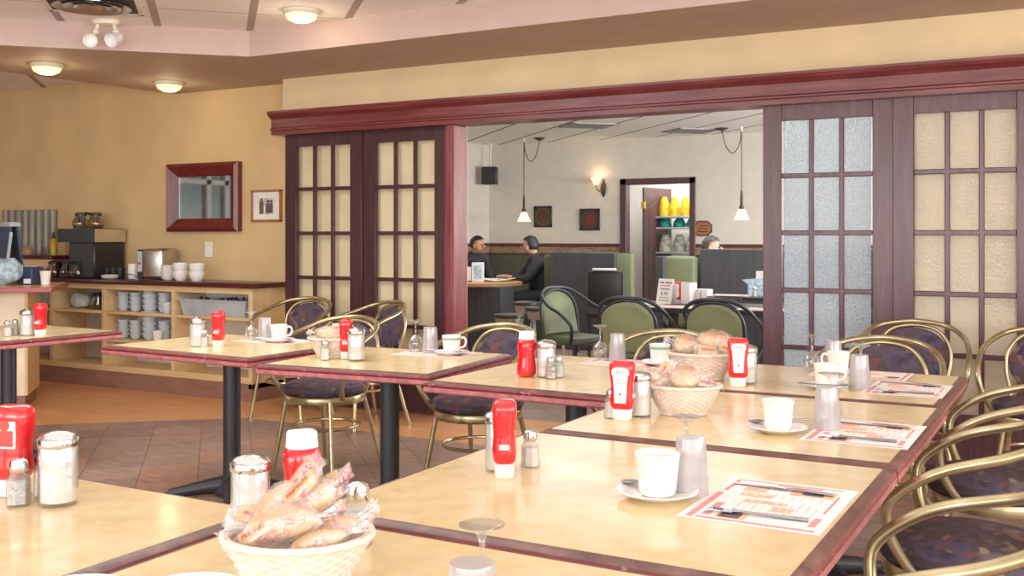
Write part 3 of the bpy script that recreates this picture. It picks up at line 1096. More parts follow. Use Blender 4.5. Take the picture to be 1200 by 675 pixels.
part('frame', None, mframe, 'mahog_frame', t, smooth=20)
part('mirror_glass', None, lambda m: m.lohi((-.32, -.014, -.19), (.32, -.002, .19)), 'mirror', t, smooth=0)
t = thing('framed_picture', 'small picture in a thin brown frame beside the sliding doors', 'picture', (-5.84, YW - .002, 1.535))
part('frame', None, lambda m: (m.lohi((-.16, -.025, -.13), (.16, 0, -.112), .003), m.lohi((-.16, -.025, .112), (.16, 0, .13), .003), m.lohi((-.16, -.025, -.13), (-.142, 0, .13), .003), m.lohi((.142, -.025, -.13), (.16, 0, .13), .003)), 'oak_plaque', t)
part('mat_board', None, lambda m: m.lohi((-.145, -.012, -.115), (.145, 0, .115)), 'trim_white', t, smooth=0)
part('print', None, lambda m: m.lohi((-.08, -.014, -.07), (.08, -.011, .065)), 'mixed_bag', t, smooth=0)
part('figure_drawing', None, lambda m: (m.lohi((-.07, -.0155, -.065), (-.03, -.0135, .03)), m.ball((-.05, -.0145, .045), (.014, .002, .016), 10, 6), m.lohi((-.005, -.0155, -.06), (.07, -.0135, .02)),
                                        m.ball((.02, -.0145, .035), (.018, .002, .014), 10, 6), m.ball((.055, -.0145, .035), (.016, .002, .014), 10, 6)), 'paper_dark', t)
t = thing('light_switch', 'white light switch plate on the dimmed yellow wall', 'switch', (-6.49, YW - .001, 1.175))
part('plate', None, lambda m: m.lohi((-.045, -.008, -.065), (.045, 0, .065), .003), 'switch', t)
part('rocker', None, lambda m: m.box((0, -.01, 0), (.034, .006, .066), .002, rx=.08), 'white_plastic', t)

# ------------------------------------------------------------------ shelf cabinet and worktop
cab = thing('shelf_cabinet', 'open birch shelf cabinet along the dimmed yellow wall full of crockery', 'cabinet', (0, 0, 0))
FY = 6.02
part('end_panel', None, lambda m: m.lohi((-5.69, FY, .1), (-5.65, YW - .002, .88), .002), 'birch', cab)
for x in (-6.51, -7.34, -8.015, -8.9):
    part('divider', 'divid', lambda m: m.lohi((-.02, FY, .15), (.02, YW - .03, .88), .002), 'birch', cab, (x, 0, 0))
part('back_panel', None, lambda m: m.lohi((-8.9, YW - .03, .1), (-5.69, YW - .005, .88)), 'shelf_white', cab)
part('top_rail', None, lambda m: m.lohi((-8.9, FY - .002, .835), (-5.655, FY + .03, .88), .002), 'birch', cab)
part('bottom_board', None, lambda m: m.lohi((-8.9, FY - .002, .14), (-5.66, YW - .03, .19), .003), 'birch', cab)
part('kick_board', None, lambda m: m.lohi((-8.9, FY + .0, 0), (-5.65, YW - .01, .14)), 'kick', cab)
for a, b in ((-8.88, -8.035), (-7.995, -7.36), (-7.32, -6.53), (-6.49, -5.69)):
    for zz in (.625, .39):
        part('shelf', None, lambda m: m.lohi((a, FY + .005, zz), (b, YW - .03, zz + .025), .003), 'birch', cab)
tag(part('worktop', None, lambda m: m.lohi((-8.95, FY - .04, .882), (-5.6, YW - .004, .922), .008, seg=2), 'counter_top'), 'dark red worktop running over the birch shelf cabinet', 'worktop')


# crockery
def bowl_prof(m, h=.055, r=.058, foot=.03):
    m.lathe([(.0, 0), (foot, 0), (foot + .006, .004), (r * .8, h * .45), (r, h), (r - .004, h), (r * .76, h * .5), (foot, .01), (.0, .009)], seg=20)


NTH = ['lowest', 'second', 'third', 'fourth', 'fifth', 'sixth']
for shelf, z0, words in ((0, .6505, 'upper'), (1, .4155, 'middle')):
    for j, (px, n, sc) in enumerate(((144, 4, 1.), (158, 4, 1.), (175, 5, 1.25), (192, 4, 1.05))):
        if shelf == 1:
            z0b, n2 = .4155, n
        else:
            z0b, n2 = z0, n
        x = col(px, 6.12)
        step = .036
        for k in range(n2):
            o = part('bowl', 'bowlshelf', bowl_prof, 'shadow_blue_ceramic', None, (x, 6.13, z0b + k * step * sc), scale=(sc * .95, sc * .95, sc * .92))
            ln = ['first', 'second', 'third', 'fourth'][j]
            lv = 'bottom' if k == 0 else ('top' if k == n2 - 1 else '%d%s up' % (k + 1, ['st', 'nd', 'rd', 'th', 'th', 'th', 'th', 'th', 'th'][k]))
            tag(o, 'white bowl tinted shadow blue, %s in the %s stack of the %s cabinet shelf' % (lv, ln, words), 'bowl', 'bowls stacked in the cabinet')


def mug(m, h=.09, r0=.03, r1=.043):
    m.lathe([(.0, 0), (r0, 0), (r0 + .003, .004), (r0 + .006, h * .3), (r1, h), (r1 - .004, h), (r0 + .002, h * .3), (.0, .008)], seg=24)
    m.tube(catmull([(r1 * .93, 0, h * .85), (r1 + .02, 0, h * .88), (r1 + .03, 0, h * .62), (r1 + .018, 0, h * .36), (r0 + .008, 0, h * .3)], 5), .0052, 8)


tag(part('coffee_cup', 'mug', mug, 'shadow_blue_ceramic', None, (col(199, 6.06) - .04, 6.07, .6505), (0, 0, 2.6)), 'cup with a handle at the right of the upper cabinet shelf', 'cup')
tag(part('coffee_cup', 'mug', mug, 'white_ceramic', None, (col(186, 6.05), 6.04, .4155), (0, 0, 2.9)), 'white cup with handle at the right front of the middle cabinet shelf', 'cup')
t = thing('cutlery_bin', 'grey plastic bin holding cutlery on the cabinet shelf', 'bin', (-6.09, 6.18, .6505))


def bin_(m):
    a, b, h = (.33, .13), (.36, .15), .12
    R = lambda w, d, z: [(-w, -d, z), (w, -d, z), (w, d, z), (-w, d, z)]
    m.rings([R(*a, 0), R(*b, h), R(b[0] + .012, b[1] + .012, h), R(b[0] + .012, b[1] + .012, h + .01), R(b[0] - .008, b[1] - .008, h + .01), R(a[0] - .008, a[1] - .008, .01)])


part('tub', None, bin_, 'grey_bin', t, smooth=20)
part('tub_rib', None, lambda m: [m.lohi((x - .006, -.152, .01), (x + .006, -.135, .12)) for x in (-.2, -.07, .07, .2)], 'grey_bin', t)
for k in range(12):
    x = -.26 + .047 * k + random.uniform(-.02, .02)
    a = random.uniform(-.8, .8)
    o = part('serving_spoon' if k % 3 == 0 else 'fork', None, lambda m, a=a, k=k: (m.tube([(0, 0, 0), (.09 * math.sin(a), .02 * math.cos(a * 3), .03 + .004 * k % 3), (.13 * math.sin(a), .03, .055)], [.004, .005, .009], 6)), 'black_plastic', None, (-6.09 + x * .9, 6.13 + random.uniform(0, .1), .72 + .01))
    tag(o, 'dark utensil sticking out of the grey cutlery bin', 'utensil', 'dark utensils in the grey bin')
for k in range(3):
    o = part('leaflet', None, lambda m: m.box((0, 0, .003), (.2, .14, .004), .001), 'paper_pink' if k == 1 else 'soft_white', None, (-6.2 + .06 * k, 6.16, .4155 + .006 * k), (0, 0, .3 * k))
    tag(o, ['lowest white leaflet', 'pink printed leaflet', 'topmost white leaflet'][k] + ' under the grey bin in the cabinet', 'leaflet')


def pouch(m):
    m.ball((0, 0, .07), (.1, .07, .07), 18, 12, .25, 3, 14)


tag(part('snack_pouch', None, pouch, 'mixed_bag', None, (-7.78, 6.15, .652)), 'pale green crumpled pouch on the leftmost cabinet shelf', 'pouch')
o = thing('coffee_pot', 'black-topped coffee pot on the leftmost cabinet shelf', 'pot', (-7.55, 6.14, .6505))


def carafe_body(m):
    m.lathe([(.0, 0), (.055, .0), (.072, .03), (.07, .06), (.045, .105), (.045, .115), (.042, .115), (.042, .103), (.067, .06), (.069, .03), (.052, .003), (.0, .003)], seg=22)


def carafe_lid(m):
    m.lathe([(.0, .112), (.048, .112), (.05, .135), (.03, .145), (.0, .146)], seg=18)
    m.tube(catmull([(.045, 0, .13), (.09, 0, .135), (.11, 0, .12), (.115, 0, .06), (.105, 0, .03)], 5), .011, 8)


part('glass_body', 'carafeb', carafe_body, 'carafe', o)
part('lid', 'carafel', carafe_lid, 'black_plastic', o)
for k in range(3):
    tag(part('plate', None, lambda m: m.lathe([(.0, 0), (.06, 0), (.1, .014), (.098, .018), (.06, .006), (.0, .006)], seg=20), 'papers_brown', None, (-7.68, 6.15, .4155 + k * .014)),
        'brown plate, %s of the low stack in the leftmost cabinet bay' % NTH[k], 'plate', 'brown plates in the cabinet')

# worktop crockery and machines
WZ = .9225


def dish(m):
    m.lathe([(.0, 0), (.045, 0), (.05, .004), (.066, .012), (.064, .016), (.045, .006), (.0, .006)], seg=22)


for k in range(6):
    tag(part('bowl', 'bowlshelf', bowl_prof, 'white_ceramic', None, (col(197, 6.1), 6.1, WZ + k * .018), scale=(1.1, 1.1, .62)), 'white shallow bowl beside the toaster, %s of the stack' % NTH[k], 'bowl', 'white bowls by the toaster')
for j, (px, n) in enumerate(((214, 2), (233, 2))):
    for k in range(n):
        tag(part('sugar_bowl', 'deepbowl', lambda m: m.lathe([(.0, 0), (.034, 0), (.04, .006), (.056, .03), (.06, .055), (.06, .075), (.056, .078), (.055, .055), (.05, .03), (.0, .01)], seg=22), 'white_ceramic', None,
                 (col(px, 6.12), 6.1, WZ + k * .062 * (1.05 if j == 0 else 1)), scale=(1.05, 1.05, 1.05)),
            '%s white deep bowl in the %s pile right of the toaster' % (['lower', 'upper'][k], ['left', 'right'][j]), 'bowl', 'white deep bowls on the worktop')
t = thing('toaster', 'steel toaster with dark control panel on the worktop', 'toaster', (col(184, 6.15), 6.17, WZ), .35)
part('body', None, lambda m: m.lohi((-.1, -.13, .012), (.1, .15, .26), .025, seg=3), 'steel', t)
part('control_panel', None, lambda m: m.lohi((-.125, -.135, .01), (-.07, -.125 + .02, .255), .008), 'black_plastic', t)
part('control_plate', None, lambda m: m.lohi((-.118, -.139, .07), (-.078, -.133, .24), .002), 'grey_bin', t)
part('dial', None, lambda m: m.tube([(-.098, -.137, .14), (-.098, -.15, .14)], .012, 12), 'label_red', t)
part('slot', None, lambda m: (m.lohi((-.05, -.1, .258), (-.02, .12, .2615)), m.lohi((.02, -.1, .258), (.05, .12, .2615))), 'recess_dark', t)  # dark strips laid on top for the shade in the slots
part('power_cord', None, lambda m: m.tube(catmull([(-.12, -.12, .02), (-.17, -.15, .05), (-.21, -.16, .035), (-.2, -.15, .006), (-.14, -.14, .006)], 5), .004, 6), 'black_plastic', t)
t = thing('water_pitcher', 'small white pitcher left of the toaster', 'pitcher', (col(153, 6.05), 6.08, WZ), 2.8)
part('body', None, lambda m: mug(m, .13, .04, .045), 'white_ceramic', t)
tag(part('coffee_cup', 'mug', mug, 'white_ceramic', None, (col(160, 6.2), 6.24, WZ), (0, 0, 1)), 'white cup half hidden behind the pitcher', 'cup')
for k in range(3):
    tag(part('saucer', 'dish', dish, 'white_ceramic', None, (col(131, 6.08), 6.06, WZ + k * .009), scale=(1.1, 1.1, 1)), 'white saucer in front of the coffee machine, %s of three' % NTH[k], 'saucer', 'saucers by the coffee machine')
for k, px in enumerate((126, 133, 141)):
    tag(part('black_cup', 'bmug', mug, 'black_plastic', None, (col(px, 6.17), 6.17, WZ), (0, 0, k)), '%s of the black cups behind the saucers' % ['leftmost', 'middle', 'rightmost'][k], 'cup', 'black cups on the worktop')
t = thing('coffee_machine', 'black coffee brewer with warming plate on the worktop', 'coffee machine', (-7.68, 6.2, WZ))
part('body', None, lambda m: (m.lohi((-.12, -.17, 0), (.21, .16, .312), .012), m.lohi((-.25, -.17, 0), (-.1, .16, .04), .008)), 'black_plastic', t)
part('brew_head', None, lambda m: m.prismy([(-.26, .31), (.212, .31), (.212, .43), (-.26, .43), (-.27, .40)], -.17, .16), 'black_plastic', t)
part('tank_panel', None, lambda m: m.lohi((.205, -.165, .312), (.222, .158, .426), .004), 'tan_box', t)
part('funnel', None, lambda m: m.lathe([(.03, .24), (.055, .31)], c=(-.17, 0, 0), seg=14), 'black_plastic', t)
for k, (x, y) in enumerate(((-.15, -.02), (.0, .02))):
    c = thing('coffee_carafe', ['left glass carafe with black lid on top of the coffee brewer', 'right glass carafe with black lid on top of the coffee brewer'][k], 'carafe', (-7.68 + x, 6.2 + y, WZ + .431), 2.6 if k == 0 else -1.9, 'carafes on the brewer')
    part('glass_body', 'carafeb', carafe_body, 'carafe', c)
    part('lid', 'carafel', carafe_lid, 'black_plastic', c)
for k, (px, y) in enumerate(((60, 6.0), (74, 6.08), (88, 6.0))):
    c = thing('coffee_carafe', '%s of the glass pots standing left of the coffee brewer' % ['leftmost', 'middle', 'rightmost'][k], 'carafe', (col(px, y + .03), y + .06, WZ), k * 1.3 + 2, 'glass pots beside the brewer')
    part('glass_body', 'carafeb', carafe_body, 'carafe', c)
    part('lid', 'carafel', carafe_lid, 'black_plastic', c)
# raised dark shelf with corrugated sheet behind
t = thing('wall_shelf', 'dark raised shelf in the shadowed left corner', 'shelf', (-8.52, 6.2, 0))
part('board', None, lambda m: m.lohi((-.62, -.18, 1.08), (.5, .195, 1.115), .005), 'counter_top', t)
part('apron', None, lambda m: m.lohi((-.6, -.15, .925), (-.56, .19, 1.08)), 'kick', t)
part('apron', None, lambda m: m.lohi((.44, -.15, .925), (.48, .19, 1.08)), 'kick', t)
part('front_rail', None, lambda m: m.lohi((-.6, -.16, 1.0), (.48, -.14, 1.08)), 'birch', t)


def corr(m):
    n = 60
    a = [(-.4 + .8 * i / n, -.012 * math.sin(i / n * PI * 16) - .02, 0) for i in range(n + 1)]
    m.rings([[(x, y, 0) for x, y, z in a], [(x, y, .42) for x, y, z in a]], False, False, closed=False)


tag(part('corrugated_sheet', None, corr, 'corr', None, (-8.82, YW, 1.117)), 'corrugated metal splash sheet in the shadowed left corner', 'panel')
t = thing('sauce_bottle', 'yellow squeeze bottle with black cap on the raised dark shelf', 'bottle', (-8.22, 6.2, 1.1155))
part('body', None, lambda m: m.lathe([(.0, 0), (.03, 0), (.032, .01), (.032, .13), (.018, .15), (.0, .151)], seg=16), 'yellow_plastic', t)
part('cap', None, lambda m: m.lathe([(.019, .15), (.019, .165), (.006, .21), (.0, .212)], seg=12), 'black_plastic', t)
tag(part('food_container', None, lambda m: m.lohi((-.07, -.05, 0), (.07, .05, .05), .008), 'cream_panel', None, (-8.75, 6.15, 1.1155)), 'cream box at the left end of the raised dark shelf', 'box')
tag(part('jar', None, lambda m: m.lathe([(.0, 0), (.05, 0), (.055, .02), (.045, .06), (.03, .08), (.0, .085)], seg=16), 'papers_brown', None, (-8.52, 6.15, 1.1155)), 'brown jar on the raised dark shelf', 'jar')

# diagonal service counter at the far left
t = thing('service_counter', 'service counter with red edge and cream front at left', 'counter', (-6.56, 4.92, 0), PI / 4)
part('top', None, lambda m: m.lohi((-2.2, 0, .885), (0, .85, .921), .003), 'counter_wood', t)
part('edge_strip', None, lambda m: (m.lohi((-2.2, -.015, .883), (.012, 0, .9215), .004), m.lohi((0, 0, .883), (.014, .85, .9215), .004)), 'counter_edge', t)
part('front_panel', None, lambda m: m.lohi((-2.1, .30, .1), (-.22, .32, .885)), 'cream_panel', t)
part('side_panel', None, lambda m: m.lohi((-.22, .30, .1), (-.2, .84, .885)), 'birch', t)
part('kick_board', None, lambda m: m.lohi((-2.1, .32, 0), (-.22, .82, .1)), 'kick', t)
CZ = .922
t = thing('menu_board', 'navy folding menu board on the service counter', 'sign', (-7.40, 5.17, CZ), -.25)
part('panel', None, lambda m: m.box((0, -.05, .23), (.26, .018, .46), .004, rx=-.12), 'blue_board', t)
part('panel', None, lambda m: m.box((0, .05, .23), (.26, .018, .46), .004, rx=.12), 'blue_board', t)
part('frame_edge', None, lambda m: (m.box((.135, -.05, .2), (.014, .022, .4), .003, rx=-.12), m.lohi((-.14, -.045, .44), (.14, .045, .475), .006)), 'grey_bin', t)


def crumple(m):
    m.ball((0, 0, .085), (.19, .13, .1), 26, 16, .35, 5, 12)


tag(part('wrapped_parcel', None, lambda m: crumple(m), 'led_blue', None, (-7.14, 4.92, CZ + .02)), 'pale blue crumpled film-wrapped bundle on the service counter', 'bundle')
t = thing('receipt_box', 'dark blue box with white label on the service counter', 'box', (-7.02, 5.09, CZ), .2)
part('box', None, lambda m: m.lohi((-.07, -.06, 0), (.07, .06, .135), .006), 'navy_box', t)
part('label', None, lambda m: m.lohi((-.005, -.062, .01), (.06, -.058, .045)), 'label_white', t)
part('lid_strip', None, lambda m: m.lohi((-.065, -.03, .134), (.05, .02, .14)), 'grey_bin', t)
tag(part('paper_cup', None, lambda m: m.lathe([(.0, 0), (.03, 0), (.039, .1), (.041, .1), (.041, .104), (.037, .104), (.029, .006), (.0, .006)], seg=20), 'soft_white', None, (-6.87, 5.11, CZ)), 'white paper cup at the right end of the service counter', 'cup')


# ------------------------------------------------------------------ dining tables
def dining_table(cx, cy, w, d, rz, label, zt=.75, post=(0, 0)):
    t = thing('dining_table', label, 'table', (cx, cy, 0), rz, 'square laminate dining tables')
    hw, hd = w / 2 - .016, d / 2 - .016
    R = lambda o, z: [(-hw - o, -hd - o, z), (hw + o, -hd - o, z), (hw + o, hd + o, z), (-hw - o, hd + o, z)]
    part('tabletop', None, lambda m: m.lohi((-hw + .009, -hd + .009, zt - .038), (hw - .009, hd - .009, zt)), 'laminate', t, smooth=0)

    def band(m):
        pr = [(-.010, zt + .0006), (-.002, zt - .0008), (.0125, zt - .0075), (.016, zt - .015), (.011, zt - .019), (.0155, zt - .023), (.0155, zt - .038), (.008, zt - .044), (-.002, zt - .045)]
        m.rings([R(a, z) for a, z in pr], False, False)
    e = part('edge_band', None, band, ['edge', 'edge_top', 'edge_low'], t, smooth=25)
    slots(e.data, lambda p: 1 if p.center.z > zt - .008 else (2 if p.center.z < zt - .022 else 0))
    px, py = post
    part('post', 'tpost%.3f' % zt, lambda m: (m.tube([(0, 0, .05), (0, 0, zt - .04)], .043, 20), m.box((0, 0, zt - .048), (.4, .06, .012), .003), m.box((0, 0, zt - .048), (.06, .4, .012), .003)), 'black_metal', t, (px, py, 0))

    def foot(m):
        for k in range(4):
            a = PI / 4 + k * PI / 2
            m.tube([(0, 0, .06), (.14 * math.cos(a), .14 * math.sin(a), .045), (.3 * math.cos(a), .3 * math.sin(a), .022)], [.05, .035, .022], 10)
            m.lathe([(.02, 0), (.026, .012), (.018, .03)], c=(.3 * math.cos(a), .3 * math.sin(a), 0), seg=12)
        m.lathe([(.085, .012), (.09, .03), (.06, .08), (.044, .1)], seg=20)
    part('base', 'tbase', foot, 'black_metal', t, (px, py, 0))
    return t


dining_table(-3.74, 3.84, 1.02, .76, math.radians(-3), 'leftmost table of the back row with a black post, in front of the shelf cabinet', .752)
dining_table(-2.715, 3.76, .84, .80, math.radians(5), 'second table from the left in the back row, bread basket at its left corner', .748)
dining_table(-1.79, 3.745, .78, 1.02, math.radians(-.6), 'third table from the left in the back row, upright ketchup bottle at its front', .75)
dining_table(-.885, 3.965, .95, .82, 0, 'far right corner table nearest the glazed doors', .75)
dining_table(-.875, 3.07, .965, .955, 0, 'right-hand table carrying the small bread basket with a single bun', .75)
dining_table(-.885, 2.085, .985, .965, 0, 'large near table at the lower right with one cup and saucer', .751)
dining_table(-.905, 1.09, 1.01, 1.0, 0, 'nearest table at the bottom of the view, under the big bread basket', .75)
dining_table(-1.952, 1.09, 1.06, 1.0, 0, 'nearest table at the bottom left with the tall sugar jar', .749)
dining_table(-5.32, 3.72, .92, .82, math.radians(-4), 'separate table at the left edge, apart from the others', .75)


# ------------------------------------------------------------------ chairs
HOOP = [(.185, .085, .415), (.215, .13, .47), (.25, .16, .55), (.268, .15, .635), (.27, .04, .715), (.245, -.12, .765), (.165, -.235, .81), (0, -.285, .83)]
INNER = [(.15, -.155, .42), (.165, -.19, .52), (.185, -.215, .62), (.175, -.235, .71), (.115, -.26, .785), (0, -.275, .808)]


def mir(pts):
    return catmull([(-x, y, z) for x, y, z in pts] + [p for p in reversed(pts[:-1])], 6)


def seat_pad(m):
    m.lathe([(.0, .432), (.2, .432), (.222, .442), (.232, .46), (.226, .482), (.195, .497), (.12, .505), (.0, .507)], seg=36)


def seat_ring(m):
    m.lathe([(.19, .392), (.216, .392), (.219, .396), (.219, .43), (.216, .434), (.19, .434)], seg=36)


def leg_b(sx, sy):
    def f(m):
        a = (sx * .15, sy * .145, .41)
        b = (sx * .205, sy * (.195 if sy > 0 else .25), .0)
        m.tube([a, [(a[i] + b[i]) / 2 for i in range(3)], b], .0125, 10)
        m.lathe([(.0, 0), (.016, 0), (.016, .012), (.0, .014)], c=b, seg=10)
    return f


def foot_ring(m):
    m.tube([(.178 * math.cos(2 * PI * k / 40), .18 * math.sin(2 * PI * k / 40) - .01, .255) for k in range(40)], .009, 8, True)


def back_pad(m):
    # oval upholstered back following the inner hoop
    rings = []
    for f in (0., .35, .7, .93, 1.):
        r = []
        for k in range(30):
            a = 2 * PI * k / 30
            x = .175 * f * math.cos(a) * (1 if math.sin(a) > -.4 else 1.0)
            z = .652 + .145 * f * math.sin(a)
            y = -.195 - .26 * (z - .5) * .8 + .35 * x * x
            r.append((x, y, z, f))
        rings.append(r)
    front = [[(x, y + .024 * (1 - f ** 4), z) for x, y, z, f in r] for r in rings[1:]]
    back = [[(x, y - .018 * (1 - f ** 4), z) for x, y, z, f in r] for r in rings[1:]]
    seq = front + list(reversed(back[:-1]))
    m.rings(seq)


def brass_chair(x, y, rz, label, group='brass bistro chairs'):
    t = thing('bistro_chair', label, 'chair', (x, y, 0), rz, group)
    part('seat', 'bseat', seat_pad, 'upholstery', t)
    part('seat_ring', 'bring', seat_ring, 'brass', t)
    for sx in (-1, 1):
        for sy in (1, -1):
            part('leg', 'bleg%d%d' % (sx, sy), leg_b(sx, sy), 'brass', t)
    part('foot_ring', 'bfoot', foot_ring, 'brass', t)
    part('arm_hoop', 'bhoop', lambda m: m.tube(mir(HOOP), .0135, 12), 'brass', t)
    part('back_frame', 'binner', lambda m: m.tube(mir(INNER), .0105, 10), 'brass', t)
    part('backrest', 'bpad', back_pad, 'upholstery', t)
    return t


brass_chair(-5.0, 5.72, PI + .15, 'brass chair against the leftmost sliding door, padded back seen between two hoops')
brass_chair(-4.33, 5.68, PI - .35, 'brass chair against the second sliding door, turned slightly to the right')
brass_chair(-3.66, 4.47, PI, 'brass chair behind the second back-row table, whole seat seen beneath it')
brass_chair(-2.66, 4.43, PI - .05, 'brass chair tucked behind the second back-row table near the red post')
brass_chair(-1.76, 4.50, PI, 'brass chair behind the bread baskets, in front of the green chairs')
brass_chair(-.80, 4.68, PI + .05, 'brass chair behind the corner table, tucked in before the rightmost doors')
brass_chair(-.80, 5.72, PI + .1, 'brass chair standing against the rightmost sliding door, oval back in full view')
brass_chair(-.19, 5.60, PI - .05, 'brass chair at the right edge beside the door, partly cut off')
brass_chair(-.25, 2.08, PI / 2, 'nearest brass chair at the lower right corner, only its hoop in view', 'brass chairs along the right side')
brass_chair(-.28, 3.0, PI / 2, 'second brass chair along the right side, dark patterned seat in view', 'brass chairs along the right side')
brass_chair(-.27, 3.86, PI / 2 + .05, 'third brass chair along the right side, beside the corner table', 'brass chairs along the right side')

GH = [(.2, .15, .42), (.235, .2, .5), (.25, .2, .58), (.255, .08, .665), (.25, -.06, .72), (.215, -.17, .79), (.12, -.225, .845), (0, -.24, .855)]
GI = [(.2, -.17, .3), (.205, -.17, .45), (.205, -.185, .6), (.19, -.205, .72), (.12, -.225, .81), (0, -.235, .838)]


def arch_pad(m):
    pts = []
    for k in range(19):
        a = PI * k / 18
        pts.append((.19 * math.cos(a), .66 + .165 * math.sin(a) ** .8))
    pts = [(.185, .47)] + pts + [(-.185, .47)]
    yb = lambda z: -.15 - .1 * (z - .42) / .4
    ins = lambda f, q: [(x * f, yb(z) + q, .65 + (z - .65) * f) for x, z in pts]
    m.rings([ins(.9, .028), ins(1, .012), ins(1, -.012), ins(.9, -.024)])


def green_chair(x, y, rz, label):
    t = thing('green_armchair', label, 'chair', (x, y, 0), rz, 'green vinyl chairs with black frames')
    part('seat', 'gseat', lambda m: m.lohi((-.215, -.19, .405), (.215, .22, .47), .03, seg=3), 'olive_dark', t)
    for sx in (-1, 1):
        part('leg', 'gleg%df' % sx, lambda m, sx=sx: m.tube([(sx * .2, .19, .43), (sx * .215, .215, 0)], .012, 8), 'black_metal', t)
        part('leg', 'gleg%db' % sx, lambda m, sx=sx: m.tube([(sx * .2, -.17, .43), (sx * .215, -.26, 0)], .012, 8), 'black_metal', t)
    part('arm_hoop', 'ghoop', lambda m: m.tube(mir(GH), .014, 10), 'black_metal', t)
    part('back_frame', 'ginner', lambda m: m.tube(mir(GI), .0125, 10), 'black_metal', t)
    part('backrest', 'gpad', arch_pad, 'sage_vinyl', t)
    return t


green_chair(-3.70, 7.72, -PI / 2 - .35, 'leftmost green chair, turned sideways beside the bar stools')
green_chair(-2.86, 6.98, .12, 'middle green chair seen from behind, left of the ketchup and sugar jar')
green_chair(-2.24, 7.06, .05, 'green chair seen from behind, right of the middle one, before the glazed door')
green_chair(-1.98, 8.47, PI - .3, 'green chair facing us across the far table, half hidden by the glazed door')

# ------------------------------------------------------------------ tableware
def superring(w, d, z, n=28, e=.62, oy=0.):
    r = []
    for k in range(n):
        a = 2 * PI * k / n
        c, s = math.cos(a), math.sin(a)
        r.append((w / 2 * math.copysign(abs(c) ** e, c), oy + d / 2 * math.copysign(abs(s) ** e, s), z))
    return r


BODY = [(.029, .034, .028), (.033, .056, .044), (.042, .069, .053), (.06, .072, .055), (.083, .066, .050), (.105, .066, .050), (.135, .075, .056), (.155, .077, .057), (.167, .073, .053), (.174, .058, .042), (.1758, .034, .024)]


def kbody(m):
    m.rings([superring(w, d, z) for z, w, d in BODY])


def kcap(m):
    m.rings([superring(w, d, z) for z, w, d in ((0, .050, .042), (.003, .055, .046), (.022, .057, .047), (.030, .060, .049), (.034, .050, .040))])


def kdep(z):
    for (z0, w0, d0), (z1, w1, d1) in zip(BODY, BODY[1:]):
        if z0 <= z <= z1:
            t = (z - z0) / (z1 - z0)
            return w0 + (w1 - w0) * t, d0 + (d1 - d0) * t
    return .06, .04


def keystone(m, off=.0012):
    # white keystone label wrapped on the front (-y) face
    rows = [(.052, .017), (.066, .018), (.09, .0195), (.112, .021), (.134, .0235), (.136, .0265), (.147, .027), (.153, .022), (.157, .012)]
    rs = []
    for z, hw in rows:
        w, d = kdep(z)
        r = []
        for k in range(9):
            x = -hw + 2 * hw * k / 8
            q = min(1, abs(x) / (w / 2))
            y = -(d / 2) * (1 - q ** (1 / .31)) ** .31 if q < 1 else 0
            r.append((x, y - off, z))
        rs.append(r)
    m.rings(rs, False, False, closed=False)


def ketchup(x, y, rz, label, upright=False, z=.7505, back=False, s=1.):
    t = thing('ketchup_bottle', label, 'bottle', (x, y, z), rz, 'red ketchup squeeze bottles')
    if upright:
        t.rotation_euler = (PI, 0, rz)
        t.location = (x, y, z + .1758 * s)
    part('bottle_body', 'kbody', kbody, 'ketchup', t)
    part('cap', 'kcap', kcap, 'white_plastic', t)
    lb = part('label_keystone', 'kkey', keystone, 'label_white', t, smooth=60)
    text('brand_lettering', 'HEINZ', .0115, 'label_grey', lb, (0, -.0302, .143))
    text('product_lettering', 'TOMATO', .0065, 'label_grey', lb, (0, -.0283, .122))
    text('product_lettering', 'KETCHUP', .0065, 'label_grey', lb, (0, -.0272, .111))
    part('tomato_emblem', 'ktom', lambda m: m.ball((0, -.0268, .078), (.004, .0012, .004), 10, 8), 'label_red', lb)
    part('side_strip', 'kstrip', lambda m: m.lohi((.03, -.012, .066), (.0365, .012, .078), .001), 'paper_pink', t)
    if back:
        b = part('back_label', 'kback', lambda m: (m.lohi((-.022, .0235, .095), (.022, .0285, .148), .001)), 'label_white', t)
        part('label_print', 'kback2', lambda m: (m.lohi((-.018, .0275, .099), (.018, .0292, .13))), 'label_red', b)
        part('label_crest', 'kback3', lambda m: m.lathe([(.0, 0), (.011, 0), (.011, .001), (.0, .001)], c=(0, 0, 0), seg=14), 'label_red', b, (0, .0285, .14), (-PI / 2, 0, 0))
    t.scale = (s, s, s)
    return t


def sugar_jar(x, y, rz, label, z=.7505, s=1.):
    t = thing('sugar_dispenser', label, 'sugar jar', (x, y, z), rz, 'glass sugar pourers')

    def facet(m, r, prof):
        rs = []
        for k, zz in prof:
            rs.append([(r * k * math.cos(2 * PI * i / 40) * (1 + .018 * math.cos(10 * 2 * PI * i / 40)), r * k * math.sin(2 * PI * i / 40) * (1 + .018 * math.cos(10 * 2 * PI * i / 40)), zz) for i in range(40)])
        m.rings(rs)
    part('glass_jar', 'sjar', lambda m: facet(m, .037, [(.92, 0), (.98, .004), (1., .01), (.99, .115), (.92, .122), (.92, .128)]), 'jar_glass', t)
    part('sugar', 'ssug', lambda m: m.lathe([(.0, .006), (.0335, .006), (.0335, .112), (.0, .114)], seg=28), 'sugar', t)
    l = part('lid', 'slid', lambda m: m.lathe([(.0385, .114), (.0395, .116), (.0395, .129), (.037, .132), (.033, .137), (.015, .143), (.0, .144)], seg=28), 'chrome', t)
    part('pour_flap', 'sflap', lambda m: m.box((0, -.006, .1435), (.014, .018, .003), .001), 'chrome', l)
    t.scale = (s, s, s)
    return t


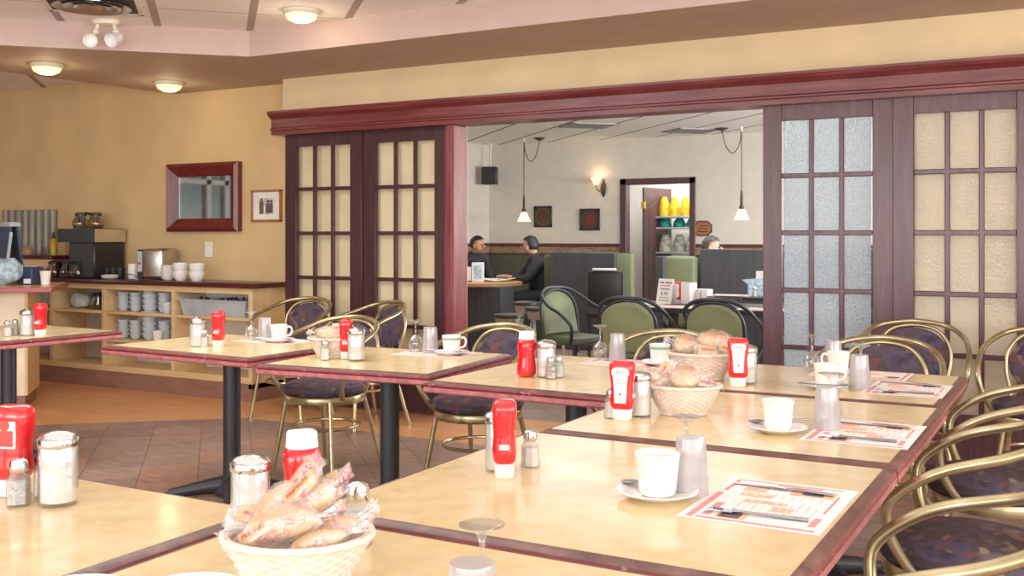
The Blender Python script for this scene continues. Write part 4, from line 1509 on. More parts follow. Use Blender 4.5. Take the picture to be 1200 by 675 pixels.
def shaker(x, y, rz, label, fill='sugar', z=.7505, s=1.):
    t = thing('salt_shaker' if fill == 'sugar' else 'pepper_shaker', label, 'shaker', (x, y, z), rz, 'small glass shakers')
    oct_ = lambda r, zz: [(r * math.cos(PI / 8 + PI / 4 * i), r * math.sin(PI / 8 + PI / 4 * i), zz) for i in range(8)]
    part('glass_body', 'shg', lambda m: m.rings([oct_(.0215, 0), oct_(.0235, .003), oct_(.0215, .05), oct_(.015, .062), oct_(.015, .07)]), 'jar_glass', t, smooth=20)
    part('contents', 'shc', lambda m: m.rings([oct_(.019, .003), oct_(.0195, .006), oct_(.0182, .045), oct_(.016, .047)]), fill, t, smooth=20)
    part('cap', 'shcap', lambda m: m.lathe([(.0155, .062), (.0165, .064), (.0165, .076), (.0145, .083), (.008, .087), (.0, .088)], seg=20), 'chrome', t)
    t.scale = (s, s, s)
    return t


# sauce groups: (table name, ...)
ketchup(-1.985, 1.40, math.radians(200), 'red ketchup bottle at the far left on the bottom left table', back=True, s=1.08)
ketchup(-1.31, 1.53, math.radians(60), 'red ketchup bottle with its white cap up, behind the big bread basket', True)
ketchup(-1.16, 2.05, math.radians(-62), 'red ketchup bottle standing alone at the left of the large near table')
ketchup(-1.21, 2.85, math.radians(8), 'red ketchup bottle left of the single-bun basket')
ketchup(-1.11, 3.68, math.radians(22), 'red ketchup bottle on the far corner table, white label facing us')
ketchup(-1.90, 3.53, math.radians(75), 'upright red ketchup bottle with white cap on the third back-row table', True)
ketchup(-2.88, 3.66, math.radians(-60), 'red ketchup bottle right of the bread basket on the second back-row table')
ketchup(-3.73, 3.74, math.radians(-68), 'red ketchup bottle on the leftmost back-row table')
ketchup(-4.99, 3.68, math.radians(-68), 'red ketchup bottle on the separate left-edge table')

sugar_jar(-1.842, 1.40, .2, 'tall glass sugar jar on the bottom left table', s=1.03)
sugar_jar(-1.37, 1.455, .2, 'glass sugar jar half behind the big bread basket', s=.96)
sugar_jar(-1.20, 2.10, .2, 'glass sugar jar hidden behind the lone ketchup bottle', s=.97)
sugar_jar(-1.19, 2.935, .2, 'glass sugar jar behind the ketchup beside the single-bun basket', s=.95)
sugar_jar(-1.105, 3.775, .2, 'glass sugar jar right behind the ketchup on the far corner table')
sugar_jar(-1.83, 3.56, .2, 'glass sugar jar on the third back-row table beside the upright ketchup')
sugar_jar(-2.80, 3.63, .2, 'glass sugar jar on the second back-row table')
sugar_jar(-3.82, 3.69, .2, 'glass sugar jar on the leftmost back-row table')
sugar_jar(-5.06, 3.65, .2, 'glass sugar jar on the separate left-edge table')

shaker(-1.905, 1.355, .3, 'shaker with greyish pepper in front of the far-left ketchup', 'pepper', s=1.08)
shaker(-1.915, 1.425, .3, 'salt shaker between the pepper shaker and the tall sugar jar', s=1.08)
shaker(-1.137, 1.478, .3, 'salt shaker with domed lid right of the big bread basket', s=1.25)
shaker(-1.235, 1.50, .3, 'pepper shaker half hidden behind the big bread basket', 'pepper')
shaker(-1.155, 2.165, .3, 'salt shaker right of the lone ketchup on the large near table', s=1.0)
shaker(-1.25, 2.86, .3, 'salt shaker left of the ketchup beside the single-bun basket')
shaker(-1.795, 3.53, .3, 'pepper shaker on the third back-row table right of the sugar jar', 'pepper', s=.95)
shaker(-1.785, 3.58, .3, 'salt shaker behind the pepper shaker on the third back-row table', s=.95)
shaker(-2.93, 3.575, .3, 'salt shaker in front of the bread basket on the second back-row table')
shaker(-3.785, 3.70, .3, 'salt shaker between sugar jar and ketchup on the leftmost back-row table')
shaker(-5.10, 3.56, .3, 'pale salt shaker at the near side of the separate left-edge table')
shaker(-5.12, 3.62, .3, 'pepper shaker beside the salt on the separate left-edge table', 'pepper')


def cup_plain(m, h=.083, r0=.029, r1=.045):
    m.lathe([(.0, 0), (r0, 0), (r0 + .004, .003), (r0 + .008, .012), (r1 - .002, h - .01), (r1, h), (r1 - .004, h), (r0 + .004, .014), (.0, .008)], seg=32)


def saucer_m(m):
    m.lathe([(.0, 0), (.042, 0), (.046, .003), (.062, .008), (.08, .016), (.0805, .018), (.078, .0185), (.06, .0105), (.042, .006), (.0, .0055)], seg=40)


def handle_m(m):
    m.tube(catmull([(.041, 0, .07), (.058, 0, .073), (.066, 0, .055), (.058, 0, .032), (.036, 0, .027)], 5), .0045, 8)


def cup_set(x, y, lab, handle=None, band=False, spoon=None, z=.7505, s=1., sauc=True, cs=1.):
    if sauc:
        q = tag(part('saucer', 'saucer', saucer_m, 'white_ceramic', None, (x, y, z)), 'white saucer ' + lab[1], 'saucer', 'white saucers')
        q.scale = (s, s, s)
    t = thing('coffee_cup', 'white coffee cup ' + lab[0], 'cup', (x, y, z + (.0062 * s if sauc else 0)), handle or 0., 'white coffee cups')
    part('bowl', 'cupp', cup_plain, 'white_ceramic', t)
    if handle is not None:
        part('handle', 'cuph', handle_m, 'white_ceramic', t)
    if band:
        part('green_band', 'cupb', lambda m: m.lathe([(.0425, .063), (.0448, .074), (.0452, .074), (.043, .0625)], seg=32, cap=False), 'green_band', t)
    t.scale = (s * cs,) * 3
    if spoon is not None:
        sp = thing('teaspoon', 'steel teaspoon ' + lab[2], 'spoon', (x, y, z + .0185 * s), spoon, 'teaspoons on saucers')
        part('handle', 'tsh', lambda m: m.tube([(-.105, -.048, .008), (-.04, -.052, .004), (.03, -.053, .002)], [.0035, .0022, .0025], 6), 'cutlery', sp)
        part('bowl', 'tsb', lambda m: m.ball((.05, -.053, .003), (.022, .012, .004), 14, 8), 'cutlery', sp)


cup_set(-.785, 2.035, ('without visible handle on the large near table', 'under the cup on the large near table', 'behind the cup on the large near table'), None, spoon=PI + .52, s=1.06)
cup_set(-.755, 2.88, ('on the right-hand table beyond the large near table', 'under the cup on the right-hand table', 'behind the cup on the right-hand table'), None, spoon=PI + .5)
cup_set(-.815, 3.77, ('at the front of the far corner table behind the glasses', 'under the front cup of the far corner table', 'beside the front cup of the far corner table'), .2, spoon=.4)
cup_set(-.86, 4.19, ('at the back of the far corner table', 'under the back cup of the far corner table', ''), PI + .5)
cup_set(-1.575, 4.11, ('with green rim band behind the bread basket with two rolls', 'under the green-rimmed cup behind the bread rolls', 'beside the green-rimmed cup behind the bread rolls'), None, True, spoon=2.6)
cup_set(-2.555, 4.02, ('with green rim band and handle on the second back-row table', 'under the cup on the second back-row table', 'beside the cup on the second back-row table'), .5, True, spoon=.2, z=.7485)
cup_set(-3.60, 4.03, ('with handle on the leftmost back-row table', 'under the cup on the leftmost back-row table', 'beside the cup on the leftmost back-row table'), .45, False, spoon=.5, z=.7525)
q = tag(part('saucer', 'saucer', saucer_m, 'white_ceramic', None, (-1.176, 1.122, .7505)), 'white saucer cut off by the bottom edge, left of the big bread basket', 'saucer', 'white saucers')
q = tag(part('saucer', 'saucer', saucer_m, 'white_ceramic', None, (-1.322, 1.03, .7505)), 'white saucer cut off by the bottom edge beside the seam of the nearest tables', 'saucer', 'white saucers')


def tumbler_m(m):
    m.lathe([(.0375, 0), (.038, .002), (.031, .116), (.030, .12), (.0, .121), (.0, .117), (.029, .116), (.0355, .002), (.036, 0)], seg=32, cap=False)


def wine_m(m):
    # inverted: rim on the table, foot on top
    m.lathe([(.026, 0), (.030, .012), (.0345, .032), (.033, .052), (.022, .068), (.008, .077), (.0045, .085), (.004, .12), (.007, .133), (.02, .142), (.032, .146), (.0325, .148), (.0, .148),
             ], seg=32, cap=False)


def glasses(tx, ty, wx, wy, where, z=.7505, s=1.):
    o = tag(part('plastic_tumbler', 'tumb', tumbler_m, 'tumbler', None, (tx, ty, z), smooth=50), 'frosted upturned tumbler ' + where, 'tumbler', 'upturned plastic tumblers')
    w = tag(part('wine_glass', 'wine', wine_m, 'clear', None, (wx, wy, z), smooth=60), 'clear wine glass upside down ' + where, 'wine glass', 'upturned wine glasses')
    o.scale = w.scale = (s, s, s)


glasses(-.735, 2.10, -.775, 2.185, 'left of the placemat on the large near table', .7515)
glasses(-.705, 1.16, -.735, 1.235, 'at the bottom edge of the view')
glasses(-.645, 2.99, -.655, 3.075, 'left of the placemat on the right-hand table')
glasses(-.715, 3.84, -.725, 3.925, 'in front of the mug on the far corner table')
glasses(-.905, 4.31, -.975, 4.245, 'at the back left of the far corner table')
glasses(-1.785, 4.15, -1.885, 4.19, 'at the back of the third back-row table')
glasses(-2.685, 4.04, -2.775, 4.05, 'at the back of the second back-row table', .7485)
glasses(-3.705, 4.04, -3.79, 4.03, 'at the back of the leftmost back-row table', .7525)


def placemat(x, y, rz, where, z=.751, knife=True, w=.36, d=.27, fork_off=0.):
    """printed paper placemat, long side on local x; the diner sits on local -y"""
    t = thing('placemat', 'red-printed paper placemat ' + where, 'placemat', (x, y, z), rz, 'printed paper placemats')
    part('sheet', 'pm%.2f%.2f' % (w, d), lambda m: m.lohi((-w / 2, -d / 2, 0), (w / 2, d / 2, .0006)), 'soft_white', t, smooth=0)
    Z0, Z1 = .0006, .0010

    sets = ([(-.47, .40, .1, .45), (-.47, -.45, -.44, .38), (.44, -.4, .46, .4), (-.40, .30, -.12, .36), (.16, .40, .45, .43), (.40, -.25, .43, .1), (-.1, -.42, .3, -.40), (-.38, -.43, -.2, -.38)],
            [(-.05, -.12, .02, .2), (-.42, .05, -.26, .26), (.22, -.38, .38, -.05), (.08, .02, .16, .28), (-.18, -.2, -.08, -.05), (.2, .12, .3, .3)],
            [(-.24, -.35 + .06 * k, -.02 + .05 * (k % 3), -.335 + .06 * k) for k in range(10)] + [(.1, -.33 + .07 * k, .2, -.31 + .07 * k) for k in range(9)],
            [(-.41, .09, -.30, .24), (.25, -.30, .35, -.14)])
    o = part('printed_design', 'pmprint%.2f%.2f' % (w, d), lambda m: [m.lohi((a * w, b * d, Z0), (c * w, e * d, Z1 + .0001 * (i > 1) + .0002 * (i == 3))) for i, q in enumerate(sets) for a, b, c, e in q], ['paper_red', 'paper_orange', 'paper_pink', 'paper_dark'], t, smooth=0)
    lim = [6 * sum(len(q) for q in sets[:i + 1]) for i in range(4)]
    slots(o.data, lambda p: next(i for i in range(4) if p.index < lim[i]))
    return t


def knife_m(m):
    m.tube([(-.1, 0, .003), (-.03, 0, .004), (.0, 0, .003)], [.0042, .004, .003], 8)
    m.box((.055, .002, .0022), (.12, .011, .0016), .0006)


def fork_m(m):
    m.tube([(-.1, 0, .003), (-.03, 0, .004), (.03, 0, .005), (.045, 0, .0045)], [.005, .0035, .003, .006], 8)
    m.box((.055, 0, .004), (.022, .022, .002), .0008)
    for k in range(4):
        m.tube([(.064, -.009 + .006 * k, .0045), (.085, -.0095 + .0063 * k, .006), (.1, -.0095 + .0063 * k, .003)], .0014, 5)


def cutlery(x, y, rz, where, sep=.1, z=.752, tilt=.0):
    c, s = math.cos(rz), math.sin(rz)
    for q, nm, f, w in ((-1, 'table_knife', knife_m, 'knife on far side of placemat '), (1, 'table_fork', fork_m, 'fork on near side of placemat ')):
        a, b = (0., q * sep)
        tag(part(nm, nm, f, 'cutlery', None, (x + c * a - s * b, y + s * a + c * b, z), (0, 0, rz + q * tilt)), w + where, 'knife' if q < 0 else 'fork', 'cutlery on the placemats')


# right-hand settings: diners sit at +X, placemat long side runs along Y
placemat(-.565, 2.105, PI / 2, 'on the large near table', .7515, w=.37, d=.275)
cutlery(-.565, 2.105, PI, 'on the large near table', .115, .7528, .08)
placemat(-.54, 2.985, PI / 2, 'on the right-hand table', .7505, w=.37, d=.275)
cutlery(-.54, 2.985, PI, 'on the right-hand table', .115, .7518, .08)
placemat(-.56, 3.90, PI / 2, 'at the right side of the far corner table', .7505, w=.34, d=.265)
cutlery(-.56, 3.90, PI, 'at the right side of the far corner table', .115, .7518, .15)
placemat(-.78, 4.225, PI, 'at the back of the far corner table', .7505, w=.36, d=.25)
placemat(-1.72, 4.105, PI, 'behind the bread rolls on the third back-row table', .7505, w=.36, d=.25)
placemat(-2.64, 4.025, PI + .09, 'at the back of the second back-row table', .7485, w=.36, d=.24)
placemat(-3.66, 4.07, PI - .05, 'at the back of the leftmost back-row table', .7525, w=.36, d=.24)


# bread baskets
def basket_m(m):
    rows, st, N_ = 13, 40, 120
    rs = []
    H = .085

    def rad(t):
        return .066 + .047 * t ** .85
    for j in range(rows * 2 + 1):
        t = j / (rows * 2)
        r = []
        for k in range(N_):
            a = 2 * PI * k / N_
            ph = (j // 2) * PI
            q = rad(t) + .0026 * math.cos(st * a / 2 * 1.0 + ph) + (.0016 if j % 2 else 0)
            r.append((q * math.cos(a) * 1.0, q * math.sin(a) * .86, .003 + H * t))
        rs.append(r)
    inner = []
    for j in range(6):
        t = 1 - j / 5
        q = rad(t) - .007
        inner.append([(q * math.cos(2 * PI * k / N_), q * math.sin(2 * PI * k / N_) * .86, .007 + H * t) for k in range(N_)])
    m.rings(rs + inner)
    m.tube([(.1145 * math.cos(2 * PI * k / 60), .1145 * .86 * math.sin(2 * PI * k / 60), .088 + .0012 * math.sin(k * 2.1)) for k in range(60)], .0055, 7, True)
    m.tube([(.068 * math.cos(2 * PI * k / 40), .068 * .86 * math.sin(2 * PI * k / 40), .005) for k in range(40)], .005, 6, True)


def basket(x, y, rz, label, s=1., z=.7507):
    o = tag(part('bread_basket', 'basket', basket_m, 'wicker', None, (x, y, z), (0, 0, rz), smooth=60), label, 'basket', 'woven bread baskets')
    o.scale = (s, s, s)
    return o


def crumpled(m, r, seed, ends=True):
    rx, ry, rz = r
    m.ball((0, 0, 0), r, 30, 18, .16, seed, 30)
    if ends:
        for q in (-1, 1):
            fan = []
            for k in range(11):
                a = -1 + 2 * k / 10
                fan.append((q * (rx * 1.0 + .028 + .005 * math.cos(k * 2.3)), a * ry * .95, .010 * math.sin(k * 2.9 + seed) + .006))
            m.rings([[(q * rx * .93, a * ry * .3, .004 * math.sin(k * 2.0)) for k, a in enumerate([-1 + 2 * i / 10 for i in range(11)])], fan], False, False, closed=False)


def bread(x, y, z, r, rot, label, group, seed=1, ink='cello', kind='roll', score=False):
    t = thing('wrapped_bread_roll', label, 'bread', (x, y, z), rot[2], group)
    t.rotation_euler = rot
    part('bread', None, lambda m: m.ball((0, 0, 0), [q * .9 for q in r], 26, 16, .07, seed, 18), 'bread', t)
    part('wrapper', None, lambda m: crumpled(m, [q * 1.06 for q in r], seed), ink, t, smooth=60)
    return t


def packet(x, y, z, rot, label, group, seed=1, wid=(.075, .05), ink='cello', word='PREMIUM'):
    t = thing('cracker_packet', label, 'packet', (x, y, z), 0, group)
    t.rotation_euler = rot
    a, b = wid

    def slab(m, s, j):
        m.box((0, 0, 0), (a * s, b * s, .011), .003, seg=2)
        for v in m.bm.verts:
            v.co += Vector((0, 0, j * noise.noise(v.co * 60 + Vector((seed, 0, 0)))))
    part('crackers', None, lambda m: slab(m, .9, 0), 'bread', t)
    w = part('wrapper', None, lambda m: (m.box((0, 0, 0), (a, b, .015), .005, seg=2), m.box((a / 2 + .005, 0, 0), (.014, b * .96, .002)), m.box((-a / 2 - .005, 0, 0), (.014, b * .96, .002))), ink, t)
    if word:
        text('lettering', word, .011, 'label_red', w, (0, 0, .0082), (0, 0, 0))
    return t


# nearest basket
bx, by, bz = -1.065, 1.235, .7507
basket(bx, by, .5, 'big cream woven basket full of wrapped bread, nearest the viewer', 1.0)
G1 = 'wrapped bread in the nearest basket'
bread(bx - .005, by - .03, bz + .112, (.06, .03, .026), (.25, -.15, .45), 'long golden roll at the front of the nearest basket', G1, 1)
bread(bx - .055, by - .0, bz + .118, (.058, .028, .025), (.1, -.75, .9), 'bread stick leaning upright at the left of the nearest basket', G1, 2)
bread(bx - .008, by + .02, bz + .122, (.062, .03, .028), (.2, -.6, .5), 'golden roll in the middle of the nearest basket', G1, 3)
bread(bx + .04, by + .03, bz + .09, (.048, .025, .022), (.1, -.35, .7), 'darker bread stick at the right of the nearest basket', G1, 4)
bread(bx + .048, by - .012, bz + .085, (.05, .022, .02), (.1, -.3, .6), 'small bread stick low at the right rim of the nearest basket', G1, 5)
packet(bx - .035, by + .05, bz + .155, (.5, -.9, .6), 'white cracker packet standing highest in the nearest basket', G1, 1)
packet(bx + .0, by + .058, bz + .14, (.9, -.5, .3), 'cracker packet behind the middle roll of the nearest basket', G1, 2, ink='cello_blue')
packet(bx - .062, by - .022, bz + .108, (.5, .15, .5), 'pink printed packet at the left rim of the nearest basket', G1, 3)
packet(bx - .03, by - .06, bz + .1, (.9, -.6, .3), 'cracker packet slanting over the front of the nearest basket', G1, 4, (.07, .03))
packet(bx + .0, by + .005, bz + .155, (.7, -.8, .4), 'narrow packet lying on top of the middle roll', G1, 5, (.07, .03))
# right-hand table basket
cx_, cy_ = -1.085, 3.03
basket(cx_, cy_, .3, 'woven basket with a single round bun, on the right-hand table', 1.0)
G2 = 'wrapped bread in the single-bun basket'
bread(cx_ + .01, cy_ - .01, .7507 + .112, (.056, .05, .042), (.1, .05, .3), 'round bun in clear wrapper on the right-hand table', G2, 11)
packet(cx_ - .07, cy_ - .03, .7507 + .098, (.5, -.5, .2), 'white packet at the left of the single-bun basket', G2, 6)
packet(cx_ - .075, cy_ + .03, .7507 + .118, (.4, -.9, .8), 'crumpled pinkish packet standing behind the bun', G2, 7)
packet(cx_ + .072, cy_ + .01, .7507 + .094, (.2, .25, .7), 'blue printed packet at the right of the single-bun basket', G2, 8, ink='cello_blue')
# corner table basket
cx_, cy_ = -1.285, 3.80
basket(cx_, cy_, .3, 'woven basket with two large rolls, behind the single-bun basket', 1.12)
G3 = 'wrapped bread in the two-roll basket'
bread(cx_ - .055, cy_ - .02, .7507 + .128, (.055, .048, .042), (.2, .2, .3), 'left round roll of the two-roll basket', G3, 12)
bread(cx_ + .045, cy_ + .02, .7507 + .14, (.075, .048, .044), (.1, .12, .4), 'right long roll of the two-roll basket', G3, 13)
packet(cx_ + .04, cy_ - .06, .7507 + .115, (.9, .1, .45), 'printed packet at the front rim of the two-roll basket', G3, 9)
packet(cx_ + .1, cy_ + .0, .7507 + .112, (.4, .5, .5), 'packet at the right rim of the two-roll basket', G3, 10)
# second back-row table basket
cx_, cy_ = -2.975, 3.685
basket(cx_, cy_, .3, 'woven basket with one roll on the second back-row table', .98, .7487)
bread(cx_, cy_ - .01, .7487 + .105, (.075, .05, .035), (.1, .05, .6), 'flat roll in clear wrapper in the back-row basket', 'wrapped bread in the back-row basket', 14)
packet(cx_ + .02, cy_ + .04, .7487 + .125, (.9, .1, .5), 'clear packet standing behind the roll in the back-row basket', 'wrapped bread in the back-row basket', 11)

# ------------------------------------------------------------------ second room furniture
# table behind the green chairs
t = thing('dining_table', 'dark-edged table with white placemats among the green chairs', 'table', (-2.35, 7.75, 0), .04)
part('tabletop', None, lambda m: m.lohi((-.95, -.4, .715), (.95, .4, .75), .006), 'black_plastic', t)
part('post', None, lambda m: (m.tube([(-.5, 0, .03), (-.5, 0, .72)], .04, 14), m.tube([(.5, 0, .03), (.5, 0, .72)], .04, 14)), 'black_metal', t)
part('base', None, lambda m: [(m.box((q * .5, 0, .02), (.5, .07, .04), .008), m.box((q * .5, 0, .02), (.07, .5, .04), .008)) for q in (-1, 1)], 'black_metal', t)
for k, (x, y, rz, lab) in enumerate(((-3.1, 7.7, 0, 'at the left end of the table among the green chairs'), (-2.75, 7.52, 0, 'before the tent card among the green chairs'),
                                     (-2.1, 7.58, .05, 'before the right green chair'), (-1.68, 7.75, .1, 'at the right end of the table among the green chairs'))):
    placemat(x, y, rz, lab, .7502, w=.36, d=.25)
t = thing('table_tent_card', 'white tent card with a price on the table among the green chairs', 'sign', (col(781, 7.8), 7.8, .7503), -.3)
part('card', None, lambda m: (m.box((0, -.022, .1), (.145, .003, .2), rx=-.2), m.box((0, .022, .1), (.145, .003, .2), rx=.2)), 'soft_white', t, smooth=0)
tz = lambda z: -.0245 + (z - .1) * .2 - .0005
text('price_lettering', '8.99', .042, 'ink', t, (0, tz(.08), .08), (PI / 2 - .2, 0, 0))


def print_rows(rows):
    def f(m):
        for z, h, spans in rows:
            for a, b in spans:
                m.box(((a + b) / 2, tz(z) + .0004, z), (b - a, .0008, h), rx=-.2)
    return f


part('small_print', None, print_rows([(.168, .013, [(-.052 + .013 * k, -.043 + .013 * k) for k in (0, 1, 2, 4, 5, 6, 7, 8)]), (.118, .009, [(-.048 + .011 * k, -.040 + .011 * k) for k in range(9)]),
                                      (.05, .005, [(-.045, -.01), (-.004, .045)]), (.028, .006, [(-.05, -.02), (-.014, .02), (.026, .05)])]), 'ink', t)
part('red_print', None, print_rows([(.144, .012, [(-.05 + .0125 * k, -.041 + .0125 * k) for k in range(8)])]), 'paper_red', t)
ketchup(col(794.5, 7.85), 7.85, -.2, 'red ketchup bottle beside the tent card in the second room')
t = thing('napkin_holder', 'white upright napkin dispenser beside the tent card', 'napkin holder', (col(803, 7.85) + .03, 7.85, .7503), -.3)
part('body', None, lambda m: m.lohi((-.045, -.05, 0), (.045, .05, .17), .006), 'white_plastic', t)
part('top_plate', None, lambda m: m.lohi((-.04, -.045, .169), (.04, .045, .176), .002), 'chrome', t)
t = thing('condiment_caddy', 'small caddy of white packets on the far table', 'caddy', (col(824, 7.9), 7.9, .7503), -.3)
part('tray', None, lambda m: (m.lohi((-.08, -.05, 0), (.08, .05, .01)), m.lohi((-.08, -.05, 0), (-.074, .05, .07)), m.lohi((.074, -.05, 0), (.08, .05, .07)), m.lohi((-.08, .044, 0), (.08, .05, .07))), 'black_plastic', t)
part('packets', None, lambda m: [m.box((-.06 + .012 * k, -.005, .07), (.008, .07, .1), ry=.25 - .03 * k) for k in range(5)] + [m.lohi((.012, -.04, .012), (.07, .035, .12), .004)], 'soft_white', t)

# booth table with rounded end
BYc = 10.9
t = thing('booth_table', 'long table with a rounded end in front of the seated man', 'table', (0, 0, 0))
x0, x1 = -7.6, col(612, 10.4)
ov = [(x0, 9.75), (x1 - .5, 9.75)] + [(x1 - .5 + .5 * math.sin(a), 10.25 - .5 * math.cos(a)) for a in [PI * k / 14 for k in range(1, 14)]] + [(x1 - .5, 10.75), (x0, 10.75)]
part('tabletop', None, lambda m: m.prism(ov, .725, .76), 'counter_wood', t)
part('edge_strip', None, lambda m: m.rings([[(x + (.012 if i > 1 else 0), y + (-.012 if y < 10.3 else .012), zz) for i, (x, y) in enumerate(ov)] for zz in (.722, .757)], False, False), 'oak_plaque', t)
part('pedestal', None, lambda m: m.lohi((x0, 9.9, 0), (col(587, 9.9), 10.2, .725), .004), 'charcoal_panel', t)


def booth(name, lab, x0, y0, x1, y1, h, cushion, face):
    t = thing(name, lab, 'booth', (0, 0, 0))
    part('back_panel', None, lambda m: m.lohi((x0, y0, 0), (x1, y1, h), .008), 'charcoal_panel', t)
    for k, (a, b, mt_) in enumerate(cushion):
        part(['back_cushion', 'seat_cushion'][k], None, lambda m, a=a, b=b: m.lohi(a, b, .03, seg=3), mt_, t)
    return t


# left booth: panel seen right of the man
bxl = col(647, 10.6)
booth('booth_bench', 'dark booth bench behind the seated man, with a tall charcoal end panel', bxl, 10.55, col(727, 10.7), 10.62, 1.1,
      [((bxl - .13, 10.63, .48), (bxl + .02, 11.6, 1.07), 'olive_dark'), ((bxl - .62, 10.7, .0), (bxl - .14, 11.6, .45), 'olive_dark')], 1)
t = thing('booth_bench', 'sage green booth seat beyond the charcoal panel left of the rear doorway', 'booth', (col(718, 12.4), 12.4, 0))
part('back_cushion', None, lambda m: m.lohi((-.25, -.06, .42), (.3, .06, 1.06), .04, seg=3), 'sage_vinyl', t)
part('seat_cushion', None, lambda m: m.lohi((-.25, .0, .0), (.3, .5, .45), .03, seg=3), 'olive_dark', t)
t = thing('high_chair', 'dark chair with a white paper on its back, in front of the charcoal panel', 'chair', (col(702, 9.6), 9.75, 0), .1)
part('backrest', None, lambda m: m.lohi((-.19, -.03, .55), (.19, .03, .93), .03, seg=2), 'black_plastic', t)
part('seat', None, lambda m: m.lohi((-.2, -.03, .44), (.2, .4, .5), .02, seg=2), 'black_plastic', t)
for sx in (-1, 1):
    for sy in (0, 1):
        part('leg', 'hleg', lambda m: m.tube([(0, 0, 0), (0, 0, .45)], .015, 8), 'black_metal', t, (sx * .18, .02 + sy * .33, 0))
tag(part('folded_paper', None, lambda m: m.box((0, 0, .012), (.24, .08, .022), .004), 'soft_white', None, (col(706, 9.7), 9.75, .931), (0, 0, .1)), 'white folded paper on the top of the dark chair back', 'paper')
# right booth
t = thing('booth_bench', 'long charcoal booth partition hiding the man at the right', 'booth', (0, 0, 0))
part('back_panel', None, lambda m: m.lohi((col(820, 9.7), 9.7, 0), (.3, 9.78, 1.16), .008), 'charcoal_panel', t)
part('end_post', None, lambda m: m.lohi((col(770, 9.9), 9.86, 0), (col(779, 9.9), 10.4, 1.08), .008), 'charcoal_panel', t)
part('back_cushion', None, lambda m: m.lohi((col(782, 9.7), 9.62, .4), (col(817, 9.7), 9.76, 1.09), .04, seg=3), 'sage_vinyl', t)
part('seat_cushion', None, lambda m: m.lohi((col(782, 9.8), 9.78, .0), (col(817, 9.8), 10.25, .45), .03, seg=3), 'olive_dark', t)
# second far table, dark, beyond the first
t = thing('dining_table', 'dark table before the long charcoal partition, beside the glazed door', 'table', (-1.95, 9.28, 0))
part('tabletop', None, lambda m: m.lohi((-.72, -.3, .715), (1.0, .3, .75), .006), 'black_plastic', t)
part('post', None, lambda m: m.tube([(0, 0, .03), (0, 0, .72)], .04, 14), 'black_metal', t)
part('base', None, lambda m: (m.box((0, 0, .02), (.5, .07, .04), .008), m.box((0, 0, .02), (.07, .5, .04), .008)), 'black_metal', t)
placemat(col(858, 9.2), 9.2, 0, 'on the dark table before the long charcoal partition', .7502)
t = thing('sugar_caddy', 'blue and white sachet holder on the dark table by the glazed door', 'caddy', (col(887, 9.2), 9.25, .7502), .2)
part('tray', None, lambda m: m.prismy([(-.09, 0), (.09, 0), (.12, .17), (-.14, .14), (-.09, .1)], -.04, .04), 'led_blue', t)
part('sachets', None, lambda m: m.lohi((-.02, -.03, .1), (.09, .03, .22), .004), 'soft_white', t)
shaker(col(885, 9.1), 9.08, 0, 'salt shaker in front of the sachet holder on the dark table')


def stool(x, y, h, lab):
    t = thing('bar_stool', lab, 'stool', (x, y, 0), .4, 'round chrome bar stools')
    part('seat', 'stseat%.2f' % h, lambda m: m.lathe([(.0, h - .04), (.13, h - .04), (.143, h - .025), (.138, h - .005), (.1, h), (.0, h)], seg=26), 'black_plastic', t)
    part('seat_band', 'stb%.2f' % h, lambda m: m.lathe([(.1, h - .11), (.115, h - .11), (.134, h - .045), (.136, h - .035), (.1, h - .035)], seg=26), 'chrome', t)
    for k in range(4):
        a = PI / 4 + k * PI / 2
        part('leg', 'stleg%.2f%d' % (h, k), lambda m, a=a: m.tube([(.1 * math.cos(a), .1 * math.sin(a), h - .09), (.135 * math.cos(a), .135 * math.sin(a), 0)], .013, 8), 'chrome', t)
    part('foot_ring', 'stf%.2f' % h, lambda m: m.tube([(.125 * math.cos(2 * PI * k / 30), .125 * math.sin(2 * PI * k / 30), .2) for k in range(30)], .009, 6, True), 'chrome', t)


stool(col(633, 8.4), 8.4, .64, 'front chrome bar stool beside the leftmost green chair')
stool(col(597, 8.0), 8.0, .60, 'leftmost chrome bar stool by the red post')
stool(col(617, 9.0), 9.0, .64, 'rearmost chrome bar stool under the rounded table end')
stool(col(650, 9.5), 9.5, .62, 'chrome bar stool behind the leftmost green chair')
# things on the booth table
t = thing('napkin_holder', 'white and blue napkin box on the rounded table', 'napkin holder', (col(560, 10.2), 10.2, .7605), .5)
part('body', None, lambda m: m.lohi((-.07, -.05, 0), (.07, .05, .22), .006), 'white_plastic', t)
part('blue_panel', None, lambda m: m.lohi((-.045, -.0525, .03), (.045, -.049, .19)), 'led_blue', t)
t = thing('menu_holder', 'upright white menu card at the left side of the rounded table', 'menu', (col(549, 10.15), 10.12, .7605), .4)
part('card', None, lambda m: m.lohi((-.05, -.01, .0), (.05, .01, .17), .002), 'soft_white', t)
part('stand', None, lambda m: m.lohi((-.055, -.03, 0), (.055, .03, .012), .003), 'black_plastic', t)
tag(part('dinner_plate', None, lambda m: m.lathe([(.0, 0), (.08, 0), (.12, .015), (.118, .019), (.08, .006), (.0, .006)], seg=24), 'white_ceramic', None, (col(580, 10.6), 10.62, .7605)), 'white plate in front of the seated man', 'plate')


